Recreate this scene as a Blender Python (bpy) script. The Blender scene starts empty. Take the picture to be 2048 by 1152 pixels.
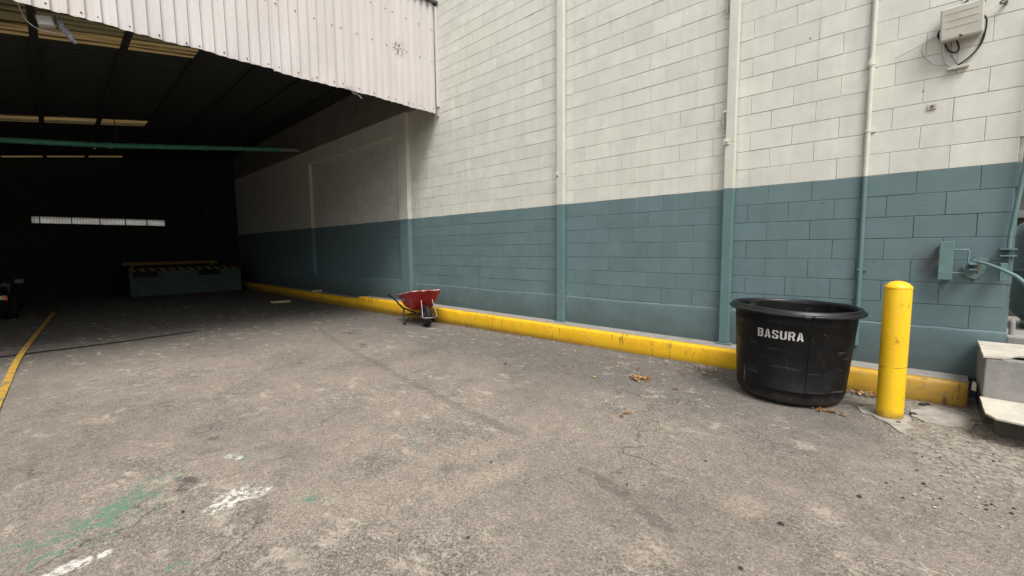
import bpy, math, random
from mathutils import Vector, Matrix, noise as mn
random.seed(7)
sc = bpy.context.scene
COL = sc.collection
PI = math.pi

# ------------------------------------------------------------------ node helper
class M:
    def __init__(s, name):
        s.m = bpy.data.materials.new(name); s.m.use_nodes = True
        s.t = s.m.node_tree; s.t.nodes.clear(); s.N = s.t.nodes; s.L = s.t.links
        s._pos = s._obj = None
    def n(s, typ, **kw):
        nd = s.N.new(typ)
        for k, v in kw.items(): setattr(nd, k, v)
        return nd
    def put(s, sock, v):
        if isinstance(v, bpy.types.NodeSocket): s.L.new(v, sock)
        elif v is not None:
            if sock.type == 'RGBA' and isinstance(v, (tuple, list)) and len(v) == 3: v = (*v, 1)
            sock.default_value = v
    @property
    def pos(s):
        if s._pos is None: s._pos = s.n('ShaderNodeNewGeometry').outputs['Position']
        return s._pos
    @property
    def obj(s):
        if s._obj is None: s._obj = s.n('ShaderNodeTexCoord').outputs['Object']
        return s._obj
    def sep(s, v):
        nd = s.n('ShaderNodeSeparateXYZ'); s.put(nd.inputs[0], v); return nd.outputs
    def comb(s, x, y, z):
        nd = s.n('ShaderNodeCombineXYZ')
        for i, a in enumerate((x, y, z)): s.put(nd.inputs[i], a)
        return nd.outputs[0]
    def math(s, op, a, b=None, c=None, clamp=False):
        nd = s.n('ShaderNodeMath', operation=op); nd.use_clamp = clamp
        for i, v in enumerate((a, b, c)):
            if v is not None: s.put(nd.inputs[i], v)
        return nd.outputs[0]
    def vm(s, op, a, b=None, out=0):
        nd = s.n('ShaderNodeVectorMath', operation=op)
        s.put(nd.inputs[0], a)
        if b is not None: s.put(nd.inputs['Scale'] if op == 'SCALE' else nd.inputs[1], b)
        return nd.outputs[out]
    def noise(s, v, scale, detail=3, rough=.55, color=False, dist=0):
        nd = s.n('ShaderNodeTexNoise'); s.put(nd.inputs['Vector'], v)
        nd.inputs['Scale'].default_value = scale; nd.inputs['Detail'].default_value = detail
        nd.inputs['Roughness'].default_value = rough; nd.inputs['Distortion'].default_value = dist
        return nd.outputs[1 if color else 0]
    def vor(s, v, scale, feature='F1', color=False, rnd=1.):
        nd = s.n('ShaderNodeTexVoronoi', feature=feature); s.put(nd.inputs['Vector'], v)
        nd.inputs['Scale'].default_value = scale; nd.inputs['Randomness'].default_value = rnd
        return nd.outputs['Color' if color else 'Distance']
    def rng(s, v, a, b, lo=0., hi=1.):
        nd = s.n('ShaderNodeMapRange', interpolation_type='SMOOTHSTEP')
        s.put(nd.inputs[0], v)
        for i, x in enumerate((a, b, lo, hi)): s.put(nd.inputs[i + 1], x)
        return nd.outputs[0]
    def mix(s, f, a, b, mode='MIX'):
        nd = s.n('ShaderNodeMix', data_type='RGBA', blend_type=mode)
        s.put(nd.inputs[0], f); s.put(nd.inputs[6], a); s.put(nd.inputs[7], b); return nd.outputs[2]
    def mul(s, col, fac):
        nd = s.n('ShaderNodeMix', data_type='RGBA', blend_type='MULTIPLY'); nd.inputs[0].default_value = 1
        s.put(nd.inputs[6], col); s.put(nd.inputs[7], s.comb(fac, fac, fac)); return nd.outputs[2]
    def seg(s, p, a, b):
        """distance of the (x, y) of p from a segment lying on the ground"""
        a = Vector((*a, 0)); b = Vector((*b, 0)); ba = b - a
        pa = s.vm('SUBTRACT', p, tuple(a))
        h = s.math('DIVIDE', s.vm('DOT_PRODUCT', pa, tuple(ba), out=1), ba.length_squared, clamp=True)
        d = s.vm('SUBTRACT', pa, s.vm('SCALE', tuple(ba), h))
        return s.vm('LENGTH', d, out=1)
    def out(s, col, rough=.8, h=None, hs=.3, hd=.01, spec=.3, metal=0, trans=None, sheen=None):
        b = s.n('ShaderNodeBsdfPrincipled')
        s.put(b.inputs['Base Color'], col); s.put(b.inputs['Roughness'], rough)
        s.put(b.inputs['Metallic'], metal); s.put(b.inputs['Specular IOR Level'], spec)
        if h is not None:
            bp = s.n('ShaderNodeBump'); bp.inputs['Strength'].default_value = hs; bp.inputs['Distance'].default_value = hd
            s.put(bp.inputs['Height'], h); s.L.new(bp.outputs[0], b.inputs['Normal'])
        o = s.n('ShaderNodeOutputMaterial')
        if trans is None: s.L.new(b.outputs[0], o.inputs[0])
        else:
            t = s.n('ShaderNodeBsdfTranslucent'); s.put(t.inputs[0], trans[1])
            mx = s.n('ShaderNodeMixShader'); s.put(mx.inputs[0], trans[0])
            s.L.new(b.outputs[0], mx.inputs[1]); s.L.new(t.outputs[0], mx.inputs[2]); s.L.new(mx.outputs[0], o.inputs[0])
        return s.m

def simple(name, col, rough=.6, var=.15, scale=12, spec=.3, metal=0, bump=0, dust=None):
    k = M(name); nz = k.noise(k.obj, scale, 4, .6)
    f = k.rng(nz, .25, .75, 1 - var, 1 + var)
    c = k.mul(col, f)
    if dust:
        c = k.mix(k.rng(k.noise(k.obj, scale * .35, 5, .7), .5, .75, 0, dust[1]), c, dust[0])
    return k.out(c, rough, k.noise(k.obj, scale * 6, 3) if bump else None, bump, .004, spec, metal)

# ------------------------------------------------------------------ mesh helper
class MB:
    def __init__(s): s.v = []; s.f = []; s.mi = []; s.sm = []; s.cur = 0; s.smooth = False
    def add(s, vs, fs, smooth=None):
        o = len(s.v); s.v += [tuple(v) for v in vs]
        for f in fs:
            s.f.append(tuple(i + o for i in f)); s.mi.append(s.cur); s.sm.append(s.smooth if smooth is None else smooth)
        return s
    def box(s, x0, x1, y0, y1, z0, z1, M4=None):
        vs = [Vector((x, y, z)) for z in (z0, z1) for y in (y0, y1) for x in (x0, x1)]
        if M4: vs = [M4 @ v for v in vs]
        return s.add(vs, [(0, 2, 3, 1), (4, 5, 7, 6), (0, 1, 5, 4), (2, 6, 7, 3), (0, 4, 6, 2), (1, 3, 7, 5)])
    def tube(s, pts, r, n=8, cap=True, sub=0):
        pts = [Vector(p) for p in pts]
        if sub: pts = spline(pts, sub)
        rr = r if isinstance(r, (list, tuple)) else [r] * len(pts)
        if len(rr) != len(pts): rr = [rr[0] + (rr[-1] - rr[0]) * i / (len(pts) - 1) for i in range(len(pts))]
        ref = None; vs = []
        for i, p in enumerate(pts):
            d = (pts[min(i + 1, len(pts) - 1)] - pts[max(i - 1, 0)]).normalized()
            if ref is None: ref = d.orthogonal().normalized()
            else: ref = (ref - d * ref.dot(d)).normalized()
            b = d.cross(ref)
            for k in range(n):
                a = 2 * PI * k / n; vs.append(p + (ref * math.cos(a) + b * math.sin(a)) * rr[i])
        fs = [(i * n + k, i * n + (k + 1) % n, (i + 1) * n + (k + 1) % n, (i + 1) * n + k) for i in range(len(pts) - 1) for k in range(n)]
        s.add(vs, fs, True)
        if cap:
            s.add(vs[:n], [tuple(range(n))[::-1]], False); s.add(vs[-n:], [tuple(range(n))], False)
        return s
    def lathe(s, prof, n=32, c=(0, 0, 0), close=False, wob=None):
        vs = []
        for j, (r, z) in enumerate(prof):
            for k in range(n):
                a = 2 * PI * k / n; q = r
                zz = z
                if wob: q, zz = wob(r, z, a)
                vs.append((c[0] + q * math.cos(a), c[1] + q * math.sin(a), c[2] + zz))
        m = len(prof)
        fs = [(j * n + k, j * n + (k + 1) % n, (j + 1) * n + (k + 1) % n, (j + 1) * n + k) for j in range(m - 1) for k in range(n)]
        return s.add(vs, fs, True)
    def prism(s, poly, z0, z1, M4=None):
        n = len(poly); vs = [Vector((x, y, z0)) for x, y in poly] + [Vector((x, y, z1)) for x, y in poly]
        if M4: vs = [M4 @ v for v in vs]
        return s.add(vs, [tuple(range(n))[::-1], tuple(range(n, 2 * n))] + [(i, (i + 1) % n, n + (i + 1) % n, n + i) for i in range(n)])
    def loft(s, loops, cap0=False, cap1=False, smooth=True):
        n = len(loops[0]); vs = [p for l in loops for p in l]
        fs = [(i * n + k, i * n + (k + 1) % n, (i + 1) * n + (k + 1) % n, (i + 1) * n + k) for i in range(len(loops) - 1) for k in range(n)]
        if cap0: fs.append(tuple(range(n))[::-1])
        if cap1: fs.append(tuple(range((len(loops) - 1) * n, len(loops) * n)))
        return s.add(vs, fs, smooth)
    def build(s, name, mats, parent=None, bevel=0, seg=2, auto=True):
        me = bpy.data.meshes.new(name); me.from_pydata(s.v, [], s.f)
        if not isinstance(mats, (list, tuple)): mats = [mats]
        for m in mats: me.materials.append(m)
        me.polygons.foreach_set('material_index', s.mi); me.polygons.foreach_set('use_smooth', s.sm)
        me.update()
        o = bpy.data.objects.new(name, me); COL.objects.link(o)
        if parent: o.parent = parent
        if bevel:
            b = o.modifiers.new('bevel', 'BEVEL'); b.width = bevel; b.segments = seg; b.limit_method = 'ANGLE'; b.angle_limit = .7
        return o

def spline(P, sub):
    out = []
    for i in range(len(P) - 1):
        p0 = P[max(i - 1, 0)]; p1 = P[i]; p2 = P[i + 1]; p3 = P[min(i + 2, len(P) - 1)]
        for k in range(sub):
            t = k / sub
            out.append(.5 * ((2 * p1) + (p2 - p0) * t + (2 * p0 - 5 * p1 + 4 * p2 - p3) * t * t + (3 * p1 - p0 - 3 * p2 + p3) * t ** 3))
    out.append(P[-1]); return out

def empty(name, loc=(0, 0, 0), rz=0):
    o = bpy.data.objects.new(name, None); COL.objects.link(o); o.location = loc; o.rotation_euler.z = rz
    o.empty_display_size = .1; return o
def tag(o, label=None, cat=None, group=None, kind=None):
    if label: o['label'] = label
    if cat: o['category'] = cat
    if group: o['group'] = group
    if kind: o['kind'] = kind
    return o
def nz(x, y=0., z=0.): return mn.noise(Vector((x, y, z)))
def smooth01(t): t = max(0, min(1, t)); return t * t * (3 - 2 * t)
def gz(x, y=0):
    return -.115 * smooth01((-x) / 11.) if x < 0 else 0.

# ------------------------------------------------------------------ materials
ZP = 2.008            # paint line between cream and teal
YW = 5.469            # face of the block wall
CREAM = (.61, .61, .545); TEAL = (.121, .181, .194); YEL = (.80, .475, .018)

def wall_paint(name, mode='block', cream=CREAM, teal=TEAL):
    k = M(name); p = k.pos; x, y, z = k.sep(p)
    zl = k.math('ADD', z, k.math('MULTIPLY', k.math('SUBTRACT', k.noise(p, 5, 3), .5), .018))
    up = k.rng(zl, ZP - .003, ZP + .003)
    big = k.noise(p, .7, 4, .6); mid = k.noise(p, 5, 4, .65); fine = k.noise(p, 40, 3, .6)
    # slight streaks running down
    st = k.noise(k.vm('MULTIPLY', p, (9, 9, .5)), 1, 3, .6)
    c = k.mix(up, teal, cream)
    c = k.mix(k.rng(big, .35, .7, 0, .45), c, k.mix(up, (.120, .180, .180), (.555, .565, .515)))
    c = k.mul(c, k.rng(mid, .2, .8, .93, 1.06)); c = k.mul(c, k.rng(st, .2, .8, .95, 1.03))
    if mode != 'metal':
        # greasy scuffs and pock marks
        sp = k.math('MULTIPLY', k.rng(k.vor(k.vm('MULTIPLY', p, (1, .0, 1)), 4.3), .075, .03), k.rng(k.noise(p, 2.3, 2), .46, .56))
        c = k.mix(k.math('MULTIPLY', sp, .75), c, (.10, .095, .085))
        gr = k.math('MULTIPLY', k.rng(k.noise(p, 1.9, 6, .72), .60, .78), .35)
        c = k.mix(gr, c, k.mix(up, (.085, .115, .11), (.36, .345, .30)))
        dr = k.math('MULTIPLY', k.rng(k.noise(k.vm('MULTIPLY', p, (7, 1, .45)), 1.6, 5, .72), .56, .74), k.rng(k.noise(p, 1.2, 3), .42, .6))
        c = k.mix(k.math('MULTIPLY', dr, .30), c, k.mix(up, (.06, .085, .08), (.33, .31, .26)))
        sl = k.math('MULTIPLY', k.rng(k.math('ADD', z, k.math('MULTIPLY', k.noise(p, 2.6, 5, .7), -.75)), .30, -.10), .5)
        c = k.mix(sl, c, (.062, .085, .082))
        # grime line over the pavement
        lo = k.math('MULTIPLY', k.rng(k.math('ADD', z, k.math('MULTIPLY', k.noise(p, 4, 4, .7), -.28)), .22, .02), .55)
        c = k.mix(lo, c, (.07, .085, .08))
        # soot beside the hooked plate
        d = k.vm('LENGTH', k.vm('MULTIPLY', k.vm('SUBTRACT', p, (.02, YW, 1.19)), (1, 0, .85)), out=1)
        so = k.math('MULTIPLY', k.rng(k.math('ADD', d, k.math('MULTIPLY', k.noise(p, 9, 4, .7), .16)), .27, .10), .55)
        c = k.mix(so, c, (.075, .062, .055))
    if mode == 'mortar':
        dk = k.rng(k.noise(k.vm('MULTIPLY', p, (1, 1, 2.5)), 1.3, 4, .7), .40, .64, .06, .62)
        c = k.mix(dk, c, k.mix(up, (.022, .036, .038), (.13, .122, .105)))
    h = k.math('ADD', k.math('MULTIPLY', fine, .5), k.math('MULTIPLY', mid, .8))
    if mode == 'block':
        at = k.n('ShaderNodeAttribute'); at.attribute_name = 'tone'
        c = k.mul(c, at.outputs['Fac'])
    return k.out(c, k.rng(mid, .2, .8, .5, .75), h, .25 if mode != 'metal' else .05, .008, .3)
M_BLOCK = wall_paint('painted block'); M_MORTAR = wall_paint('painted mortar', 'mortar')
M_PLASTER = wall_paint('painted plaster', 'plaster'); M_PIPE = wall_paint('painted metal', 'metal', (.585, .575, .50), (.105, .185, .185))

def yellow_mat(name, worn=.5):
    k = M(name); p = k.pos; x, y, z = k.sep(p)
    b = k.noise(p, 3, 4, .6); f = k.noise(p, 28, 4, .7)
    c = k.mix(k.rng(b, .3, .7), YEL, (.74, .41, .015))
    c = k.mul(c, k.rng(f, .2, .8, .88, 1.08))
    # worn ochre toward the open end of the kerb
    wear = k.math('MULTIPLY', k.rng(k.math('ADD', x, k.math('MULTIPLY', b, .8)), -.9, .5), .75)
    c = k.mix(wear, c, k.mix(k.rng(f, .45, .62), (.45, .26, .05), (.30, .22, .12)))
    # scuffs: short near-vertical tyre marks, chips
    sc_ = k.math('MULTIPLY', k.rng(k.noise(k.vm('MULTIPLY', p, (14, 14, 3)), 1, 4, .7), .55, .66), k.rng(k.noise(p, 1.6, 3), .44, .60))
    c = k.mix(k.math('MULTIPLY', sc_, .7), c, (.055, .045, .03))
    ch = k.math('MULTIPLY', k.rng(k.noise(p, 9, 6, .8), .58, .66), worn)
    c = k.mix(ch, c, (.24, .2, .14))
    cr = k.math('MULTIPLY', k.rng(k.vor(k.vm('ADD', p, k.vm('SCALE', k.noise(p, 6, 3, color=True), .25)), 1.5, 'DISTANCE_TO_EDGE'), .008, .002), k.math('MULTIPLY', k.rng(k.noise(p, 1.1, 2), .52, .6), .7))
    c = k.mix(cr, c, (.04, .03, .02))
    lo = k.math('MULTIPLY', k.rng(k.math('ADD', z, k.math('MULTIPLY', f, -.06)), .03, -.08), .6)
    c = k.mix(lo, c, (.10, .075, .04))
    return k.out(c, .62, k.math('ADD', f, k.math('MULTIPLY', cr, -.6)), .35, .008)
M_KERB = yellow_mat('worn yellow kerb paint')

def bollard_mat():
    k = M('bollard yellow'); p = k.obj; x, y, z = k.sep(p)
    c = k.mul(k.mix(k.rng(k.noise(p, 4, 4), .3, .7), (.84, .52, .015), (.80, .475, .013)), k.rng(k.noise(p, 30, 3), .2, .8, .95, 1.04))
    m = k.math('MULTIPLY', k.rng(k.noise(k.vm('MULTIPLY', p, (1, 1, .5)), 22, 5, .75), .60, .67), k.rng(k.noise(p, 3.2, 2), .42, .55))
    c = k.mix(k.math('MULTIPLY', m, .8), c, (.16, .11, .03))
    ring = k.math('MULTIPLY', k.rng(k.math('ABSOLUTE', k.math('SUBTRACT', k.math('ADD', z, k.math('MULTIPLY', k.noise(p, 11, 3), .05)), .435)), .004, .001), k.rng(k.noise(p, 6, 2), .45, .55))
    c = k.mix(ring, c, (.10, .07, .02))
    c = k.mix(k.math('MULTIPLY', k.rng(k.math('ADD', z, k.math('MULTIPLY', k.noise(p, 20, 4), -.1)), .03, -.04), .7), c, (.12, .09, .05))
    return k.out(c, .42, k.noise(p, 60, 2), .06, .004, .45)

def ground_mat():
    k = M('weathered asphalt'); p = k.pos; x, y, z = k.sep(p)
    flat = k.vm('MULTIPLY', p, (1, 1, 0))
    wn = k.noise(flat, 7, 4, .65, color=True)
    pw = k.vm('ADD', flat, k.vm('SCALE', k.vm('SUBTRACT', wn, (.5, .5, .5)), .16))
    big = k.noise(flat, .35, 4, .6); mid = k.noise(flat, 1.7, 5, .65); sm = k.noise(flat, 9, 5, .7); gr = k.noise(flat, 55, 3, .65)
    agc = k.sep(k.vor(pw, 135, color=True)); agd = k.vor(pw, 135)
    ag2 = k.sep(k.vor(flat, 42, color=True)); ag2d = k.vor(flat, 42)
    c = k.mix(k.rng(big, .32, .68), (.252, .216, .184), (.323, .277, .231))
    c = k.mix(k.rng(mid, .42, .7, 0, .6), c, (.178, .158, .139))
    # worn rough areas with coarse stones
    rough = k.math('MULTIPLY', k.rng(mid, .36, .62), k.rng(k.noise(flat, .8, 3), .35, .6))
    rr = k.math('ADD', .42, k.math('MULTIPLY', rough, .58))
    # cool grey asphalt in a band along the kerb; darker ground under the canopy
    kb = k.math('MULTIPLY', k.rng(k.math('ADD', y, k.math('MULTIPLY', k.math('SUBTRACT', mid, .5), 1.6)), 2.7, 4.3), k.rng(x, .1, -.6))
    c = k.mix(k.math('MULTIPLY', kb, .75), c, (.150, .139, .130))
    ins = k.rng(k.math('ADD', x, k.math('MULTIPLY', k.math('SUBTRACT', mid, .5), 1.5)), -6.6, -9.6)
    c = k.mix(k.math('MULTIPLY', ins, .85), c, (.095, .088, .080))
    # stones
    stone = k.rng(agc[0], .0, 1., .55, 1.5)
    c = k.mix(rr, c, k.mul(c, stone))
    c = k.mul(c, k.rng(agd, .0, .75, 1.10, .76))
    pale = k.math('MULTIPLY', k.rng(ag2[1], .74, .82), k.rng(ag2d, .42, .28))
    c = k.mix(k.math('MULTIPLY', pale, k.math('MULTIPLY', rr, .55)), c, (.42, .37, .30))
    dark = k.math('MULTIPLY', k.rng(ag2[2], .93, .95), k.rng(ag2d, .3, .2))
    c = k.mix(k.math('MULTIPLY', dark, .6), c, (.06, .055, .05))
    c = k.mul(c, k.rng(gr, .25, .75, .80, 1.2)); c = k.mul(c, k.rng(sm, .25, .75, .88, 1.1))
    # sandy patches
    sand = k.math('MULTIPLY', k.rng(k.noise(pw, 1.15, 6, .72), .60, .72), k.rng(sm, .42, .6))
    c = k.mix(k.math('MULTIPLY', sand, .65), c, (.40, .335, .25))
    fl = k.math('MULTIPLY', k.rng(k.noise(k.vm('MULTIPLY', pw, (1, 1.7, 1)), 4.2, 6, .78), .555, .61), k.rng(k.noise(flat, .75, 3), .42, .56))
    c = k.mix(k.math('MULTIPLY', fl, .6), c, k.mul((.46, .40, .325), k.rng(agc[1], 0, 1, .8, 1.2)))
    ol = k.math('MULTIPLY', k.rng(k.noise(k.vm('MULTIPLY', pw, (1.6, 1, 1)), 2.6, 6, .76), .55, .66), k.rng(k.noise(flat, .6, 2), .42, .56))
    c = k.mix(k.math('MULTIPLY', ol, .5), c, (.12, .108, .096))
    def blot(col, segs, r, amt, brk=(.44, .58), nsc=14, soft=.5):
        nonlocal c
        d = None
        for a, b in segs:
            q = k.seg(pw, a, b); d = q if d is None else k.math('MINIMUM', d, q)
        br = k.rng(k.noise(flat, nsc, 6, .78), *brk)
        m = k.math('MULTIPLY', k.math('MULTIPLY', k.rng(d, r, r * soft), br), amt)
        c = k.mix(m, c, col)
    # tar streak left by an old joint and drips
    blot((.085, .078, .068), [((-7.9, 3.23), (-5.9, 2.82)), ((-5.9, 2.82), (-3.41, 2.41)), ((-3.41, 2.41), (-2.1, 2.25))], .065, .42, (.38, .56), 9)
    blot((.085, .078, .068), [((-1.45, 2.15), (-1.15, 2.07)), ((-.99, 2.0), (-.86, 1.965))], .06, .5, (.32, .56), 12)
    blot((.06, .055, .05), [((-7.3, 3.4), (-6.95, 3.5)), ((-6.15, 3.1), (-5.9, 3.05)), ((-3.2, .43), (-3.12, .45))], .09, .75, (.42, .56), 8)
    # remains of green and white floor paint
    blot((.085, .225, .145), [((-2.98, -.22), (-3.1, .2)), ((-3.1, .2), (-3.32, .33)), ((-2.85, -.1), (-2.98, .2))], .16, .62, (.485, .58), 15, .3)
    blot((.085, .225, .145), [((-3.03, .06), (-3.16, .2))], .10, .7, (.41, .55), 18, .3)
    blot((.085, .225, .145), [((-2.395, .86), (-2.39, .92)), ((-2.3, .26), (-2.28, .3)), ((-2.98, 1.68), (-2.95, 1.72)), ((-2.6, 1.66), (-2.55, 1.7)), ((-3.3, .75), (-3.22, .78))], .05, .8, (.45, .58), 20, .3)
    blot((.66, .65, .60), [((-2.63, -.2), (-2.665, .06))], .042, .88, (.42, .52), 26, .6)
    blot((.66, .65, .60), [((-2.70, .50), (-2.70, .72)), ((-2.76, .55), (-2.78, .62))], .08, .9, (.47, .54), 24, .4)
    blot((.66, .65, .60), [((-3.34, .73), (-3.28, .75))], .05, .9, (.47, .54), 24, .4)
    blot((.44, .37, .27), [((-1.87, 1.64), (-1.8, 1.82)), ((-.84, 1.70), (-.8, 1.76)), ((-5.05, .1), (-4.95, .2)), ((-.65, 2.38), (-.62, 2.42)), ((-2.15, 1.86), (-2.1, 1.9))], .13, .62, (.44, .58), 34, .25)
    blot((.085, .07, .052), [((.36, 4.5), (.31, 4.95)), ((.42, 4.28), (.7, 4.18)), ((-.35, 5.0), (.2, 5.06)), ((-.3, 4.6), (-.1, 4.75))], .13, .75, (.36, .55), 11, .4)
    blot((.085, .074, .06), [((-20, 5.07), (.25, 5.07))], .10, .6, (.34, .58), 7, .2)  # soil-coloured band along the kerb foot, a painted stand-in for its contact shadow
    # broken, gritty edge near the right end
    br = k.math('MULTIPLY', k.rng(k.math('SUBTRACT', x, k.math('MULTIPLY', k.math('SUBTRACT', mid, .5), .6)), -.25, .1), k.rng(y, 3.0, 3.7))
    c = k.mix(k.math('MULTIPLY', br, .7), c, k.mul((.25, .22, .185), k.rng(ag2[0], 0, 1, .6, 1.5)))
    # fine cracks
    cr = k.math('MULTIPLY', k.rng(k.vor(k.vm('ADD', flat, k.vm('SCALE', k.noise(flat, 2.5, 4, color=True), .5)), .62, 'DISTANCE_TO_EDGE'), .006, .002), k.rng(k.noise(flat, .9, 2), .5, .6))
    c = k.mix(k.math('MULTIPLY', cr, .6), c, (.06, .052, .045))
    h = k.math('ADD', k.math('MULTIPLY', agd, -.8), k.math('ADD', k.math('MULTIPLY', gr, .7), k.math('MULTIPLY', sm, 1.2)))
    return k.out(c, .92, h, .55, .012, .2)
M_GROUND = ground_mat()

def concrete(name, col, var=.12, sc_=6, stain=.35):
    k = M(name); p = k.obj
    c = k.mul(col, k.rng(k.noise(p, sc_, 5, .65), .25, .75, 1 - var, 1 + var))
    c = k.mix(k.math('MULTIPLY', k.rng(k.noise(p, 3.1, 5, .7), .5, .72), stain), c, tuple(v * .5 for v in col))
    c = k.mul(c, k.rng(k.noise(p, 90, 2), .2, .8, .9, 1.08))
    return k.out(c, .88, k.math('ADD', k.noise(p, 70, 3), k.noise(p, 12, 4)), .3, .006, .2)
M_PAVE = concrete('pavement concrete', (.275, .26, .235)); M_CONC = concrete('grey concrete', (.27, .262, .252))
M_CONCD = concrete('dark concrete', (.11, .105, .095)); M_PATCH = concrete('pale concrete patch', (.33, .305, .265), .25, 9, .6)
M_TILE = concrete('pale board', (.52, .48, .41), .12, 8, .4)
M_DKWALL = concrete('dark bay wall', (.030, .031, .030)); M_DOCK = concrete('dull teal concrete', (.10, .135, .13))  # back and side walls get one even dark base colour
M_UPPER = concrete('grey render', (.20, .19, .165), .12, 2.5, .4)
M_BLACK = simple('black rubber', (.012, .012, .012), .7, .2)
M_BLACKM = simple('black painted steel', (.010, .010, .011), .6, .2, 20, .2)
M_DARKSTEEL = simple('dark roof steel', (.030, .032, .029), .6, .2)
M_WIRE = simple('black cable', (.014, .014, .016), .5); M_GREYW = simple('grey cable', (.20, .20, .20), .5); M_WHITEW = simple('white cable', (.5, .5, .47), .5)
M_BOXP = simple('aged beige plastic', (.50, .485, .42), .5, .08, 9, .35, dust=((.30, .28, .23), .5))
M_STEEL = simple('bare worn steel', (.21, .205, .19), .45, .25, 40, .5, .6, dust=((.16, .13, .10), .6))
M_TEALM = simple('teal painted steel', (.115, .195, .195), .5, .12, 15, .35, dust=((.10, .12, .11), .6))
M_TANK = simple('tank green paint', (.060, .11, .10), .5, .15, 6, .35, dust=((.09, .09, .075), .6))
M_GREEN = simple('green pipe paint', (.09, .34, .24), .5, .15, 6, .35, dust=((.05, .09, .065), .6))
M_RUST = simple('rust', (.085, .045, .03), .8, .4, 30)
M_GLASS = simple('dark glass', (.012, .014, .016), .06, .02, 3, .6)
M_CARP = simple('dark car paint', (.012, .014, .016), .22, .05, 3, .6)
M_AMBER = simple('amber lens', (.75, .14, .03), .2, .05, 10, .6); M_LENS = simple('clear lens', (.6, .6, .58), .12, .05, 10, .7)
M_CHROME = simple('bright trim', (.7, .7, .7), .18, .05, 10, .6, .9)
M_WOOD = simple('splintered pale wood', (.46, .37, .27), .8, .25, 25)
M_STENCIL = simple('stencil white paint', (.46, .46, .45), .7, .25, 60, dust=((.16, .16, .155), .75))
M_LEAF = simple('dry leaf', (.20, .095, .035), .75, .45, 60); M_LEAF2 = simple('pale dry leaf', (.38, .25, .11), .75, .35, 60)
M_PEB = simple('dark grit', (.045, .042, .038), .85, .4, 30); M_PEB2 = simple('pale grit', (.42, .385, .33), .85, .3, 30)
M_LAMPGLASS = simple('milky lamp glass', (.62, .64, .60), .2, .05, 10, .5); M_BAG = simple('grey plastic bag', (.30, .31, .37), .4, .3, 30, .4)
M_TAPE = simple('joint sealant', (.018, .017, .016), .8, .2)

def fascia_mat():
    k = M('pinkish white metal sheet'); p = k.pos; x, y, z = k.sep(p)
    c = k.mix(k.rng(k.noise(p, .6, 3), .35, .65), (.57, .525, .505), (.56, .535, .52))
    c = k.mul(c, k.rng(k.noise(k.vm('MULTIPLY', p, (3, 6, .35)), 1, 4, .6), .2, .8, .93, 1.05))
    rs = k.math('MULTIPLY', k.rng(k.noise(p, 7, 6, .75), .52, .66), k.rng(k.math('ADD', z, k.math('MULTIPLY', k.noise(p, 3, 3), -.16)), 4.03, 3.90))
    c = k.mix(k.math('MULTIPLY', rs, .8), c, (.14, .085, .06))
    d = k.vm('LENGTH', k.vm('MULTIPLY', k.vm('SUBTRACT', p, (-7.167, 4.61, 5.0)), (0, 1, .75)), out=1)
    sf = k.math('MULTIPLY', k.rng(d, .17, .03), k.rng(k.noise(k.vm('MULTIPLY', p, (1, 1.6, .8)), 17, 5, .75), .52, .56))
    c = k.mix(sf, c, (.02, .02, .02))
    dr = k.math('MULTIPLY', k.rng(k.noise(p, 2.4, 5, .7), .58, .75), .3)
    c = k.mix(dr, c, (.42, .38, .34))
    return k.out(c, .5, k.noise(p, 4, 3), .12, .02, .3)
M_FASCIA = fascia_mat()
def tub_mat():
    k = M('black tub plastic'); p = k.obj; x, y, z = k.sep(p)
    c = k.mix(k.rng(k.noise(p, 5, 5, .7), .45, .72, 0, .7), (.0042, .0042, .0048), (.0105, .0102, .0096))
    s1 = k.math('MULTIPLY', k.rng(k.noise(k.vm('MULTIPLY', p, (3, 3, 38)), 1, 4, .7), .59, .69), k.rng(k.noise(p, 4, 2), .42, .56))
    c = k.mix(k.math('MULTIPLY', s1, .6), c, (.10, .10, .10))
    s2 = k.math('MULTIPLY', k.rng(k.noise(k.vm('MULTIPLY', p, (26, 26, 3)), 1, 4, .7), .63, .70), k.rng(k.noise(p, 5, 2), .47, .56))
    c = k.mix(k.math('MULTIPLY', s2, .5), c, (.22, .21, .20))
    dots = k.rng(k.vor(p, 26), .10, .04); c = k.mix(k.math('MULTIPLY', k.math('MULTIPLY', dots, k.rng(k.noise(p, 8, 2), .5, .6)), .6), c, (.3, .3, .28))
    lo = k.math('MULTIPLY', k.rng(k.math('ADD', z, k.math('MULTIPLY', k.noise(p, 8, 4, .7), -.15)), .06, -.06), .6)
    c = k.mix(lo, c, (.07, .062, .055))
    return k.out(c, k.rng(k.noise(p, 9, 4), .3, .7, .42, .6), k.noise(p, 14, 3), .08, .01, .22)
M_TUB = tub_mat(); M_TUBRIM = simple('polished black rim', (.008, .008, .010), .36, .3, 10, .4, dust=((.04, .04, .042), .3))
def tray_mat():
    k = M('scratched red tray paint'); p = k.obj
    c = k.mul((.36, .018, .02), k.rng(k.noise(p, 7, 4), .25, .75, .75, 1.2))
    c = k.mix(k.math('MULTIPLY', k.rng(k.noise(p, 9, 6, .8), .56, .68), .6), c, (.36, .11, .07))
    c = k.mix(k.math('MULTIPLY', k.rng(k.noise(p, 16, 6, .8), .65, .72), .8), c, (.25, .2, .17))
    return k.out(c, .42, k.noise(p, 10, 3), .12, .01, .4)
def rim_mat():
    k = M('cement stained rim'); p = k.obj
    c = k.mix(k.rng(k.noise(p, 14, 5, .75), .42, .6), (.30, .045, .04), (.50, .42, .38)); return k.out(c, .7)
M_TRAY = tray_mat(); M_RIM = rim_mat()
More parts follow.
